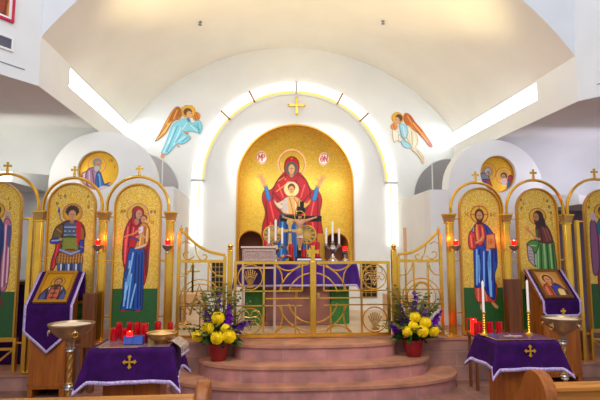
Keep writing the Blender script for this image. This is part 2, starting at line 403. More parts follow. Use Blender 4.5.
# arched side walls with round niches
def arched_wall(name, cx, cz, r, hx, hz, hr, inner, thick=.26, ztop=2.42):
    """semicircular-topped wall with a round hole; inner = x of its sanctuary-side edge"""
    lo, hi = min(cx - r, inner), max(cx + r, inner)
    O = []; I = []
    zb = .1; zl = 2.0
    A = sorted([2 * pi * i / 96 for i in range(96)] + [atan2(zl - hz, cx - r - hx) % (2 * pi), atan2(zl - hz, cx + r - hx) % (2 * pi)]); n = len(A)
    for a in A:
        ux, uz = cos(a), sin(a); best = 0
        for t in np.linspace(hr, 3, 1500):
            x, z = hx + ux * t, hz + uz * t
            inside = (z > zl - .002) and ((z > cz and hypot(x - cx, z - cz) <= r) or (abs(x - cx) <= r + .002 and z <= cz))
            if inside: best = t
            else: break
        O.append((hx + ux * best, hz + uz * best)); I.append((hx + hr * ux, hz + hr * uz))
    mb = MB(); v = [(x, YD, z) for x, z in I] + [(x, YD, z) for x, z in O] + [(x, YD + thick, z) for x, z in I] + [(x, YD + thick, z) for x, z in O]
    f = []
    for i in range(n):
        j = (i + 1) % n
        f += [(i, j, n + j, n + i), (n + i, n + j, 3 * n + j, 3 * n + i), (2 * n + i, 3 * n + i, 3 * n + j, 2 * n + j), (i, 2 * n + i, 2 * n + j, j)]
    mb.add(v, f)
    mb.box(cx - r, cx + r, YD, YD + thick, zb, zl)
    a, b = (cx + r - .002, inner) if inner > cx else (inner, cx - r + .002)
    mb.box(a, b, YD, YD + thick, zb, ztop)
    return struct(mb.build(name, M['wing'], ang=30))
LCX, RCX = -2.12, 3.47
arched_wall('wall_arch_left', LCX, 2.47, .71, -2.19, 2.635, .275, -1.164)
arched_wall('wall_arch_right', RCX, 2.455, .72, 3.51, 2.662, .275, 2.47)
# low side walls running back to the apse wall
for nm, x0, x1 in (('wall_low_left', -1.30, -1.164), ('wall_low_right', 2.47, 2.61)):
    struct(MB().box(x0, x1, YD + .26, YB, ZP - .1, 2.42).build(nm, M['white'], smooth=False))
# back wall with the apse
ACX, AHW, AZS = .655, 1.02, 2.76; AZ0 = 1.30; AD = .5
def loop(cx, hw, zs, z0, n=40, top=None, ns=8):
    pts = [(cx - hw, z0 + (zs - z0) * i / ns) for i in range(ns)]
    pts += [(cx - hw * cos(pi * i / n), zs + (hw * sin(pi * i / n))) for i in range(n + 1)]
    return pts + [(cx + hw, zs - (zs - z0) * (i + 1) / ns) for i in range(ns)]
inn = loop(ACX, AHW, AZS, AZ0)
out = []
for x, z in inn:
    if z <= AZS + 1e-6: out.append((AX - 3.3 if x < ACX else AX + 3.3, AZ0 + (z - AZ0) * 1.0))
    else:
        u = atan2(z - AZS, x - ACX); c, s_ = cos(u), sin(u); t = min(3.3 / max(abs(c), 1e-6), 2.9 / max(s_, 1e-6)); out.append((AX + c * t, AZS + s_ * t))
mb = MB(); n = len(inn)
v = [(x, YB, z) for x, z in inn] + [(x, YB, z) for x, z in out] + [(x, YB + AD + .1, z) for x, z in inn]
f = [(i, i + 1, n + i + 1, n + i) for i in range(n - 1)] + [(i, 2 * n + i, 2 * n + i + 1, i + 1) for i in range(n - 1)]
mb.add(v, f); mb.box(AX - 3.3, AX + 3.3, YB, YB + .15, 0, AZ0)
struct(mb.build('wall_back', M['white'], ang=25, recalc=False))
# arched recesses high behind the side walls; flat grey panels paint their shade
for nm, cx, sgn in (('shaded_recess_left', -2.02, 1), ('shaded_recess_right', 3.50, -1)):
    r, zc = (.66, 2.55) if sgn > 0 else (.72, 2.5)
    pts = [(cx + sgn * r * cos(pi / 2 * i / 20), zc + r * sin(pi / 2 * i / 20)) for i in range(21)] + [(cx, 2.0), (cx + sgn * r, 2.0)]
    pts = pts[:21] + [(cx, 2.0), (cx + sgn * r, 2.0)]
    root = struct(thing(nm, None, None))
    MB().prism(pts, YB - .012, YB - .002).build('pane', M['greyniche'] if sgn > 0 else M['recess_shade'], root, smooth=False)
    MB().tube([(cx + sgn * .36, YB - .016, 2.1), (cx + sgn * .36, YB - .016, 3.12)], .012).build('middle_bar', M['wing'], root)
    MB().tube(arc(cx, zc, r, 0 if sgn > 0 else 180, 90, 16, YB - .01), .02).build('recess_rim', M['wing'], root)
# ---------------------------------------------------------------- lit arch around the apse
ACZ, RO, RI = 2.75, 1.82, 1.575
arch = thing('lit_arch', 'glowing white arch of backlit panels framing the gold apse', 'arch light', (AX, YB, 1.62))
gap = 1.2; cuts = [0, 44, 62.5, 90, 117.5, 137, 180]
def band(mb, a0, a1, r0, r1, y0, y1, n=14, mi=0):
    A = [radians(a0 + (a1 - a0) * i / n) for i in range(n + 1)]
    poly = [(r1 * cos(a), ACZ - 1.62 + r1 * sin(a)) for a in A] + [(r0 * cos(a), ACZ - 1.62 + r0 * sin(a)) for a in reversed(A)]
    mb.prism(poly, y0, y1, 'XZ', mi)
for a0, a1 in zip(cuts[:-1], cuts[1:]):
    m = MB(); band(m, a0 + gap * .5, a1 - gap * .5, RI + .075, RO - .012, -.05, -.002); m.build('light_panel', M['archlight'], arch, ang=30)
    m = MB(); band(m, a0 + gap, a1 - gap, RI + .05, RI + .066, -.06, -.002); m.build('amber_strip', M['amber'], arch, ang=30)
for s in (-1, 1):
    MB().box(min(s * (RI + .06), s * (RO - .012)), max(s * (RI + .06), s * (RO - .012)), -.05, -.002, 0, ACZ - 1.62 - .03).build('light_panel', M['archlight'], arch, smooth=False)
    MB().box(min(s * (RI + .11), s * (RI + .124)), max(s * (RI + .11), s * (RI + .124)), -.06, -.05, 0, ACZ - 1.62 - .03).build('amber_strip', M['amber'], arch, smooth=False)
for a in cuts:
    m = MB(); big = a in (0, 90, 180)
    band(m, a - gap * (.55 if big else .35), a + gap * (.55 if big else .35), RI + .02, RO, -.066, -.002, 2); m.build('divider', M['divider'] if big else M['bronze'], arch, smooth=False)
m = MB(); 
for a0, a1 in ((0, 180),): band(m, a0, a1, RI + .005, RI + .03, -.03, -.002, 60)
m.build('arch_bead', M['white'], arch, ang=30)
# gold wall cross
def cross_shape(h, w, t, flare=1.6):
    """equal-footed cross with flared ends, in the XZ plane, base at z=0"""
    a = t / 2; b = a * flare; zc = h - w / 2
    return [(-b, 0), (b, 0), (a, zc - a), (w / 2, zc - b), (w / 2, zc + b), (a, zc + a), (b, h), (-b, h), (-a, zc + a), (-w / 2, zc + b), (-w / 2, zc - b), (-a, zc - a)]
cw = thing('wall_cross', 'small gold cross on the white wall above the apse', 'cross', (AX + .01, YB, 3.98))
MB().prism([(x, z) for x, z in cross_shape(.29, .27, .026, 1.7)], -.04, 0).build('cross_body', M['brass'], cw, smooth=False)
for dx, dz in ((0, 0), (0, .29), (-.135, .155), (.135, .155)): MB().ball((dx, -.02, dz), .026, 10).build('finial', M['brass'], cw)
# light sources, no fixtures modelled
def area(name, loc, rot, size, e, col=(1, 1, 1), size_y=None):
    l = bpy.data.lights.new(name, 'AREA'); l.energy = e; l.size = size; l.color = col
    if size_y: l.shape = 'RECTANGLE'; l.size_y = size_y
    o = bpy.data.objects.new(name, l); o.location = loc; o.rotation_euler = [radians(a) for a in rot]; COL.objects.link(o); return o
def spot(name, loc, target, e, ang, col=(1, 1, 1), r=.05, blend=.6):
    l = bpy.data.lights.new(name, 'SPOT'); l.energy = e; l.spot_size = radians(ang); l.spot_blend = blend; l.color = col; l.shadow_soft_size = r
    o = bpy.data.objects.new(name, l); o.location = loc; d = np.array(target, float) - np.array(loc)
    from mathutils import Vector
    o.rotation_euler = Vector(d).to_track_quat('-Z', 'Y').to_euler(); COL.objects.link(o); return o
WARM = (1, .78, .38)
spot('vault_uplight_left', (XL + .25, 5.3, 3.3), (AX + .3, 6.0, 5.2), 165, 92, WARM, .15, 1)
spot('vault_uplight_right', (XR - .25, 5.3, 3.3), (AX - .3, 6.0, 5.2), 165, 92, WARM, .15, 1)
spot('apse_spot_left', (AX - 1.7, 6.6, 4.3), (AX + .1, 8.8, 2.5), 150, 46, (1, .96, .85), .06)
spot('apse_spot_right', (AX + 1.7, 6.6, 4.3), (AX - .1, 8.8, 2.5), 150, 46, (1, .96, .85), .06)
area('nave_window_light', (AX - 1.2, -1.0, 5.8), (62, 0, 0), 5, 125, (.9, .93, 1), 2.5)
area('bay_fill_left', (XL - 1.1, 5.97, 2.62), (90, 0, 0), 1.8, 7, (1, .95, .86), .3)  # unseen light added to brighten the left side bay
area('bay_fill_right', (XR + 1.3, 5.97, 2.62), (90, 0, 0), 1.8, 6.5, (.88, .80, 1), .3)  # unseen lavender light added to brighten the right side bay
spot('steps_fill_spot', (AX, 1.6, 6.2), (AX, 5.2, .2), 560, 62, (1, .9, .78), .3, .8)  # unseen spot added to brighten the steps and flowers
# world
w = bpy.data.worlds.new('World'); SC.world = w; w.use_nodes = True
bg = w.node_tree.nodes['Background']; bg.inputs[0].default_value = (.80, .84, 1, 1); bg.inputs[1].default_value = .58
# camera
cam = bpy.data.cameras.new('camera'); cam.lens = 28.8; cam.sensor_width = 36; cam.clip_start = .05
co = bpy.data.objects.new('camera', cam); COL.objects.link(co); SC.camera = co
co.location = (0, 0, 1.55); pit = math.atan(50 / 480); yaw = math.atan(42 / 480 * cos(pit))
co.rotation_euler = (pi / 2 + pit, 0, -yaw)
SC.view_settings.view_transform = 'Standard'; SC.view_settings.look = 'None'; SC.view_settings.gamma = 1; SC.view_settings.use_curve_mapping = False
SC.view_settings.exposure = 0.5
# ================================================================== MOSAICS
# --- the gold apse
def apse_y(x, z):
    dz = np.maximum(z - AZS, 0); r = np.clip(np.hypot(x - ACX, dz) / AHW, 0, 1)
    return YB + AD * (1 - r ** 2.6) ** .75 - .0
apse = thing('apse_mosaic', 'large gold apse mosaic of a woman in a red mantle raising both hands', 'mosaic', (ACX, YB, AZ0))
PXM = .01758
def design_apse(X, Y):
    p = Paint(X, Y, (240, 198, 80), .14)
    p.ring(292.2, 160.3, 14.5, .55, (236, 190, 170)); p.ring(292.2, 160.3, 13.3, .2, (190, 60, 50))
    # blue gown
    p.poly([(278, 205), (306, 205), (310, 230), (306, 264), (275, 264), (274, 235)], (34, 92, 158), edge=(20, 44, 90))
    p.folds([[(283, 214), (281, 262)], [(287, 214), (287, 262)], [(297, 214), (299, 262)], [(301, 215), (304, 262)], [(291, 220), (292, 262)]], (98, 170, 216), (18, 52, 110), .6)
    # mantle
    R = (190, 18, 40); RD = (104, 4, 20); RL = (244, 112, 112)
    p.poly([(286.5, 170), (278, 176), (271, 187), (263, 189), (261, 198), (264.5, 212), (261.5, 226), (261, 243), (266, 251), (275, 240), (279, 216), (285, 205)], R, edge=RD)
    p.poly([(298, 170), (307, 176), (313, 187), (320, 188), (324, 198), (322, 212), (324.5, 230), (325, 243), (318, 252), (309, 242), (306, 216), (299, 205)], R, edge=RD)
    p.poly([(284, 172), (292, 169), (301, 172), (309, 180), (312, 196), (306, 210), (292, 214), (279, 210), (272, 197), (275, 181)], R, edge=RD)
    p.folds([[(278, 182), (283, 195)], [(272, 190), (281, 199)], [(268, 196), (274, 220)], [(265, 200), (268, 244)], [(270, 222), (266, 248)], [(274, 218), (272, 238)], [(306, 182), (302, 195)], [(313, 190), (305, 199)],
             [(317, 194), (312, 218)], [(320, 196), (319, 246)], [(314, 220), (318, 248)], [(310, 218), (313, 240)], [(289, 176), (284, 186)], [(296, 176), (301, 186)]], RL, RD, .5)
    p.line([(276, 189), (288, 180), (291, 178)], .5, (226, 168, 60)); p.line([(278, 178), (284, 174)], .4, (226, 168, 60))
    # red band under the child
    a = [(292 + 19 * cos(t), 193 + 18 * sin(t)) for t in np.linspace(.35, pi - .35, 14)]
    p.line(a, 2.0, (206, 60, 74)); p.line([(x, y + 2) for x, y in a], .4, RD)
    # raised arms
    for s in (-1, 1):
        f = lambda x, y: (292 + s * (x - 292), y)
        p.poly([f(263, 184), f(266, 184), f(270, 197), f(266, 198)], (52, 142, 204), edge=(24, 60, 120), ew=.3)
        p.line([f(262, 184.3), f(266, 182.8)], .8, (226, 150, 40))
        H = (214, 164, 116)
        p.poly([f(261.5, 183), f(264.5, 182), f(263.3, 177), f(260, 176), (f(258.6, 178))], H)
        for q in ((255.2, 174.5), (256.6, 172.8), (258.6, 171.8), (260.6, 172), (265.3, 175.6)): p.line([f(261.5, 178), f(*q)], .5, H)
    # hood and face
    p.poly([(285.5, 170), (284.3, 162), (286.5, 155.5), (292, 152.6), (298, 155.5), (300, 162), (298.5, 171), (294, 174), (289.5, 174)], R, edge=RD)
    p.poly([(287, 169), (286.6, 161), (292, 157.6), (297.4, 161), (297, 169), (292, 172)], (30, 110, 110))
    p.ell(292, 165, 3.9, 5.6, (120, 74, 40)); p.ell(292, 171.5, 2.2, 2.8, (186, 134, 92)); p.face(292, 165.2, 3.4, 5.0, (212, 166, 122))
    p.poly([(287.4, 172), (292, 175), (297, 172), (299, 175), (292, 178), (285, 175)], R, edge=RD, ew=.3)
    p.ell(285.5, 176, .7, .7, (236, 190, 60)); p.ell(292, 154.6, .6, .6, (236, 190, 60))
    # child
    p.ell(292, 186.5, 7.6, 7.6, (240, 218, 150)); p.ring(292, 186.5, 7.5, .35, (236, 210, 180))
    p.poly([(284, 197), (289, 194), (295, 194), (301, 197), (305, 206), (300, 212), (292, 213), (284, 212), (280, 206)], (222, 184, 120), edge=(150, 96, 44), ew=.3)
    p.poly([(284, 198), (277, 201), (273.5, 197.5), (274.5, 202), (279, 207), (285, 206)], (224, 206, 184), edge=(150, 110, 70), ew=.3)
    p.poly([(300, 198), (308, 201), (312.5, 196.5), (311, 202), (306, 206), (300, 206)], (226, 184, 96), edge=(150, 96, 44), ew=.3)
    p.folds([[(287, 197), (288, 211)], [(290, 196), (294, 212)], [(296, 197), (297, 211)], [(281, 202), (285, 204)]], (246, 226, 180), (176, 122, 50), .4)
    p.poly([(283, 199), (287, 197), (288, 209), (283, 210)], (206, 196, 190)); p.line([(295, 196), (299, 203), (296, 211)], .5, (196, 60, 30))
    p.ell(292, 184.6, 4, 4.2, (112, 62, 30)); p.face(292, 187, 3.0, 4.0, (216, 168, 122))
    # medallions with letters
    for cx in (260, 325.6): p.ell(cx, 155.6, 5.4, 6.2, (255, 236, 230)); p.ring(cx, 155.6, 5.2, .3, (196, 120, 90))
    for k, (x, g) in enumerate(((257, 'M'), (260.6, 'P'), (322.4, 'O'), (326.2, 'V'))): p.glyph(x, 152.6, 5.6, g, (190, 40, 40), .5)
    for x in (258, 324): p.line([(x, 151.4), (x + 4.6, 150.9)], .25, (190, 40, 40))
    p.line([(ACX, 0), (ACX, 0)], 0, (0, 0, 0))
    # border band of the vault
    return p
nx, nz = 236, 290
gx = np.linspace(ACX - AHW * .999, ACX + AHW * .999, nx); gz = np.linspace(AZ0, AZS + AHW * .999, nz)
GX, GZ = np.meshgrid(gx, gz)
p = design_apse(294.3 + (GX - ACX) / PXM, 125 + (AZS + AHW - GZ) / .01785)
V = np.stack([GX - ACX, apse_y(GX, GZ) - YB, GZ - AZ0], -1)
cx_, cz_ = .5 * (GX[:-1, :-1] + GX[1:, 1:]), .5 * (GZ[:-1, :-1] + GZ[1:, 1:])
keep = np.hypot(cx_ - ACX, np.maximum(cz_ - AZS, 0)) < AHW * .998
# two small arched recesses low in the apse
NR = [(-.78, .205, 1.68), (.76, .19, 1.66)]
for dx, r, zs in NR: keep &= ~(np.hypot(cx_ - ACX - dx, np.maximum(cz_ - zs, 0)) < r)
paint_mesh('gold_mosaic', V, p, keep, M['apse'], apse)
for dx, r, zs in NR:
    o = loop(ACX + dx, r + .012, zs, AZ0, 20, ns=4); m = MB(); k = len(o)
    yf = [float(apse_y(np.array(x), np.array(z))) + .0 for x, z in o]
    m.add([(x - ACX, y - YB - .006, z - AZ0) for (x, z), y in zip(o, yf)] + [(x - ACX, AD + .35, z - AZ0) for x, z in o], [(i, i + 1, k + i + 1, k + i) for i in range(k - 1)] + [tuple(range(k, 2 * k))], 0)
    m.build('arched_recess', mat('brown_recess', (150, 84, 36), .5), apse, ang=30, recalc=False)
    m = MB(); m.tube([(x - ACX, y - YB - .008, z - AZ0) for (x, z), y in zip(o, yf)], .012, 6); m.build('recess_moulding', M['goldframe'], apse)
m = MB(); e = loop(ACX, AHW, AZS, AZ0); m.tube([(x - ACX, -.004, z - AZ0) for x, z in e], .02, 6); m.build('apse_moulding', M['goldframe'], apse)
# --- flying angels on the back wall
SA = .0176
def mural(name, label, ox, oy, polys_fn, w, h, world0):
    """flat mosaic figure fixed to the back wall; keeps only the painted outline"""
    root = thing(name, label, 'mosaic', (world0[0], YB, world0[1]))
    X, Y = np.meshgrid(np.linspace(ox, ox + w, int(w * 3)), np.linspace(oy, oy + h, int(h * 3)))
    p = Paint(X, Y); p.G[:] = -1; p = polys_fn(p); mask = p.G > -.45; p.G = np.clip(p.G, 0, 1)
    km = mask[:-1, :-1] & mask[1:, 1:] & mask[1:, :-1] & mask[:-1, 1:]
    V = np.stack([(X - ox - w / 2) * SA, np.full(X.shape, -.014), (oy + h - Y) * SA], -1)
    paint_mesh('mosaic_figure', V, p, km, M['mural'], root, .013, dim=.9); return root
def Z6(ox, oy, k, pts): return [(ox + x / k, oy + y / k) for x, y in pts]
def angel_left(p):
    z = lambda *q: Z6(150, 95, 6.15, q)
    W1, W2, W3 = (176, 92, 24), (226, 150, 40), (206, 104, 60)
    p.poly(z((165, 48), (185, 62), (192, 100), (180, 125), (150, 135), (128, 160), (95, 220), (40, 266), (62, 222), (98, 145), (138, 70)), W2, edge=(130, 60, 16), ew=.4)
    p.poly(z((165, 50), (185, 64), (190, 105), (150, 130), (112, 150), (135, 90)), W1)
    p.folds([z((115, 160), (50, 258)), z((105, 165), (60, 235)), z((128, 150), (90, 215)), z((150, 70), (125, 130)), z((165, 70), (145, 125)), z((180, 75), (165, 125))], (240, 190, 90), (150, 66, 20), .35)
    p.ell(150 + 282 / 6.15, 95 + 106 / 6.15, 4.2, 4.8, (214, 130, 44)); p.line(z((280, 85), (295, 120)), .4, (150, 66, 20)); p.line(z((268, 90), (280, 128)), .4, (150, 66, 20))
    p.ell(187.9, 107.3, 6.9, 6.9, (232, 178, 34), gold=.4); p.ring(187.9, 107.3, 6.6, .3, (216, 120, 30))
    B, BD, BL = (128, 208, 222), (58, 150, 176), (206, 240, 244)
    p.poly(z((212, 122), (178, 134), (140, 165), (118, 225), (96, 290), (78, 342), (112, 346), (150, 302), (172, 282), (212, 278), (248, 244), (238, 226), (214, 212), (240, 200), (290, 208), (306, 215), (318, 180), (314, 150), (295, 130), (255, 152), (242, 132)), B, edge=BD, ew=.35)
    p.folds([z((150, 180), (120, 280)), z((170, 170), (110, 330)), z((190, 180), (150, 290)), z((200, 215), (160, 270)), z((215, 235), (180, 265)), z((235, 235), (200, 268)), z((250, 165), (290, 200)), z((270, 160), (305, 190)), z((225, 150), (200, 190)), z((290, 150), (300, 205)), z((130, 240), (92, 335))], BL, BD, .4)
    p.poly(z((200, 200), (225, 205), (242, 216), (225, 216), (208, 208)), (222, 120, 50))
    p.poly(z((78, 345), (100, 345), (92, 368), (88, 386), (72, 384), (70, 370)), (226, 150, 96)); p.poly(z((165, 285), (185, 295), (190, 304), (172, 300)), (226, 160, 120))
    p.ell(187.3, 108, 4.3, 4.0, (92, 52, 28)); p.ell(189, 110.2, 2.9, 3.6, (222, 164, 116)); p.line([(190.2, 109.4), (191.2, 109.4)], .25, (80, 40, 20)); p.line(z((215, 85), (235, 70), (252, 78)), .5, (120, 70, 40))
    p.poly(z((222, 120), (240, 118), (246, 134), (236, 144)), (60, 120, 150)); return p
def angel_right(p):
    z = lambda *q: Z6(385, 105, 6.67, q)
    p.poly(z((145, 26), (182, 42), (218, 95), (268, 152), (330, 250), (312, 258), (285, 222), (255, 190), (214, 150), (150, 108), (132, 60)), (226, 124, 44), edge=(160, 66, 20), ew=.35)
    p.poly(z((145, 28), (180, 44), (200, 90), (170, 112), (145, 100), (134, 60)), (196, 94, 30))
    p.poly(z((255, 180), (285, 200), (328, 250), (312, 256), (280, 218)), (224, 110, 110))
    p.folds([z((160, 50), (190, 100)), z((175, 50), (260, 155)), z((200, 100), (300, 230)), z((190, 110), (250, 175))], (246, 180, 100), (160, 66, 20), .35)
    p.ell(394.4, 123.6, 3.9, 4.0, (226, 140, 66)); p.line(z((55, 110), (70, 145)), .3, (160, 70, 30))
    p.ell(398.2, 114.3, 6.3, 6.3, (234, 182, 48), gold=.4); p.ring(398.2, 114.3, 6.0, .3, (216, 130, 40))
    C, CD, CW = (230, 216, 176), (176, 154, 100), (248, 240, 220)
    p.poly(z((150, 112), (212, 162), (228, 200), (226, 240), (214, 270), (250, 308), (270, 344), (246, 352), (222, 318), (195, 292), (160, 240), (130, 200)), C, edge=CD, ew=.35)
    p.poly(z((52, 148), (80, 156), (105, 190), (110, 228), (80, 222), (62, 236), (52, 200)), CW, edge=CD, ew=.35)
    p.poly(z((105, 104), (140, 108), (160, 145), (152, 190), (130, 208), (112, 180), (104, 140)), (150, 206, 222), edge=(80, 150, 180), ew=.35)
    p.poly(z((110, 226), (140, 225), (185, 266), (160, 275), (125, 262)), (160, 214, 228), edge=(80, 150, 180), ew=.3)
    p.folds([z((165, 140), (205, 265)), z((185, 160), (190, 250)), z((205, 180), (208, 250)), z((150, 200), (190, 280)), z((70, 170), (72, 220)), z((92, 180), (95, 220)), z((125, 120), (140, 190)), z((220, 290), (255, 340))], CW, CD, .35)
    p.poly(z((248, 345), (268, 342), (272, 370), (262, 384), (250, 378)), (234, 190, 150)); p.poly(z((182, 270), (196, 280), (192, 300), (184, 290)), (234, 196, 160))
    p.ell(399.8, 114.2, 3.7, 3.9, (90, 54, 34)); p.ell(397.6, 117, 2.7, 3.5, (222, 168, 124)); p.line([(396, 116.4), (396.9, 116.4)], .25, (80, 40, 20)); return p
mural('angel_mosaic', 'flying angel in light blue robe with orange wings, left of the arch', 155, 101, angel_left, 48, 58, (AX - 2.06, 3.07))
mural('angel_mosaic', 'flying angel in cream robe with orange wings, right of the arch', 390, 107, angel_right, 46, 58, (AX + 2.12, 3.06))
# --- roundels in the arched side walls
def roundel(label, cx, cz, c_px, r_px, fn):
    R_ = .275; root = thing('round_mosaic', label, 'mosaic', (cx, YD + .075, cz - R_))
    k = 130; X, Z = np.meshgrid(np.linspace(-R_, R_, k), np.linspace(-R_, R_, k))
    p = fn(Paint(c_px[0] + X * r_px / R_, c_px[1] - Z * r_px / R_, (216, 166, 36), .12))
    rr = np.hypot(.5 * (X[:-1, :-1] + X[1:, 1:]), .5 * (Z[:-1, :-1] + Z[1:, 1:]))
    paint_mesh('gold_mosaic', np.stack([X, np.zeros(X.shape), Z + R_], -1), p, rr < R_ * .99, M['paint'], root)
    m = MB(); m.tube([(.272 * cos(t), -.008, R_ + .272 * sin(t)) for t in np.linspace(0, 2 * pi, 49)[:-1]], .012, 6, True); m.build('rim', M['goldframe'], root); return root
def rd_left(p):
    p.ring(94.5, 164, 8.6, .35, (206, 130, 110)); p.ring(94.5, 164, 7.6, .2, (236, 200, 90))
    p.poly([(80, 173), (84.5, 171), (85, 186), (80.5, 186)], (222, 196, 206), smooth=False, edge=(150, 60, 90))
    p.poly([(85, 170), (91, 167), (97, 171), (99, 181), (94, 189), (88, 188), (84, 180)], (176, 132, 160), edge=(92, 50, 90))
    p.folds([[(87, 171), (88, 185)], [(90, 170), (93, 187)], [(94, 172), (95, 186)]], (222, 190, 206), (110, 60, 110), .5)
    p.poly([(94.5, 173), (98, 172), (101, 180), (103, 184), (108, 182.5), (107, 187), (100, 190), (94.5, 188)], (34, 120, 190), edge=(16, 50, 110))
    p.folds([[(97, 174), (99, 186)], [(96, 176), (96.5, 187)]], (110, 190, 226), (20, 60, 130), .5); p.ell(109, 184, 2.4, 1.6, (214, 164, 120))
    p.poly([(100, 186), (108, 187), (104, 192), (96, 191)], (222, 200, 210))
    p.ell(94.6, 161.3, 4.6, 4.4, (150, 146, 144)); p.face(95.6, 163.6, 2.7, 3.8, (206, 156, 110), .5); p.poly([(92.5, 164.5), (98, 165.5), (96.5, 170), (93.4, 171.5), (91.5, 168)], (196, 190, 184), edge=(120, 114, 110), ew=.3)
    for g, x, y in (('I', 106, 158), ('O', 108.4, 157.6), ('C', 112, 164)): p.glyph(x, y, 3, g, (140, 90, 30), .25)
    return p
def rd_right(p):
    for r in (5.2, 8.2): p.ring(490.5, 171, r, .3, (190, 110, 90)); p.ring(506.7, 175, r, .3, (190, 110, 90))
    p.poly([(481, 176), (487, 172), (491, 175), (491, 181), (482, 181)], (150, 152, 160), edge=(80, 80, 90)); p.ell(490.6, 171, 3.8, 4, (196, 192, 190)); p.ring(490.6, 171, 3.7, .3, (90, 80, 80)); p.line([(488, 173), (493, 170)], .35, (110, 100, 100))
    p.face(491.4, 172, 1.8, 2.5)
    p.poly([(482, 181), (491, 179), (494, 186), (495, 193), (483, 193)], (206, 70, 40), edge=(120, 30, 20)); p.poly([(485, 181), (489, 180), (489, 188), (485, 188)], (40, 90, 170)); p.line([(481, 173), (480.6, 180)], .6, (90, 20, 30))
    p.ell(506.6, 174.8, 3.5, 3.3, (96, 60, 48)); p.face(506.2, 176.2, 2.2, 2.9); p.poly([(503.5, 179), (508, 177.5), (509, 182), (505, 184)], (230, 210, 210))
    p.poly([(511, 176), (515.4, 176), (517, 188), (511, 192)], (206, 60, 90), edge=(120, 20, 40)); p.poly([(509.5, 182), (512.5, 181), (513, 191), (509, 192)], (40, 140, 190)); p.line([(512, 178), (511, 190)], .5, (40, 120, 70)); return p
roundel('round gold mosaic of a seated grey-bearded man in blue, left side wall', -2.19, 2.635, (97.5, 170.5), 20.5, rd_left)
roundel('round gold mosaic of two haloed people facing, right side wall', 3.51, 2.662, (498.5, 174), 18, rd_right)
# ================================================================== THE ICON SCREEN
PT = 2.33; PB = .56; PW = .262
def panel_frame(root, w=PW, top=PT, bot=PB, legs=0.0):
    zs = top - w
    o = [(x, z - bot) for x, z in loop(0, w + .012, zs, bot, 28)]; i = [(x, z - bot) for x, z in loop(0, w - .004, zs, bot, 28)]
    m = MB(); k = len(o)
    vs = [(x, -.03, z) for x, z in o] + [(x, -.03, z) for x, z in i] + [(x, .03, z) for x, z in o] + [(x, .0, z) for x, z in i]
    m.add(vs, [(a, a + 1, k + a + 1, k + a) for a in range(k - 1)] + [(a, 2 * k + a, 2 * k + a + 1, a + 1) for a in range(k - 1)] + [(k + a, k + a + 1, 3 * k + a + 1, 3 * k + a) for a in range(k - 1)] + [(2 * k + a, 3 * k + a, 3 * k + a + 1, 2 * k + a + 1) for a in range(k - 1)])
    m.build('frame', M['goldframe'], root, ang=30)
    MB().box(-w - .012, w + .012, -.03, .03, -.045, .004).build('bottom_rail', M['goldframe'], root, bevel=.004)
    m = MB(); m.prism(loop(0, w, zs, bot, 28), .006, .028); m.v = [(a, b, c - bot) for a, b, c in m.v]; m.build('backing', M['brownframe'], root, smooth=False)
def icon_panel(label, X, px0, py0, sx, sy, fn, z0=0, rods=True, y=YI):
    root = thing('standing_icon', label, 'icon', (X, y, PB))
    panel_frame(root)
    nx, nz = 112, 330
    xs = np.linspace(-PW, PW, nx); zs = np.linspace(PB, PT, nz); GX, GZ = np.meshgrid(xs, zs)
    p = fn(Paint(px0 + GX / sx, py0 + (PT - GZ) / sy, (232, 184, 62), .26))
    cx, cz = .5 * (GX[:-1, :-1] + GX[1:, 1:]), .5 * (GZ[:-1, :-1] + GZ[1:, 1:])
    keep = np.hypot(cx, np.maximum(cz - (PT - PW), 0)) < PW
    paint_mesh('painting', np.stack([GX, np.zeros(GX.shape), GZ - PB], -1), p, keep, M['paint'], root)
    if rods:
        for z in (1.94, 1.425, .78):
            for s in (-1, 1): MB().tube([(s * (PW + .01), .0, z - PB), (s * (PW + .09), .0, z - PB)], .009, 6).build('mounting_rod', M['brass'], root)
    return root
def specks(p, pts, col=(110, 60, 30)):
    for x, y, h, g in pts: p.glyph(x, y, h, g, col, .28)
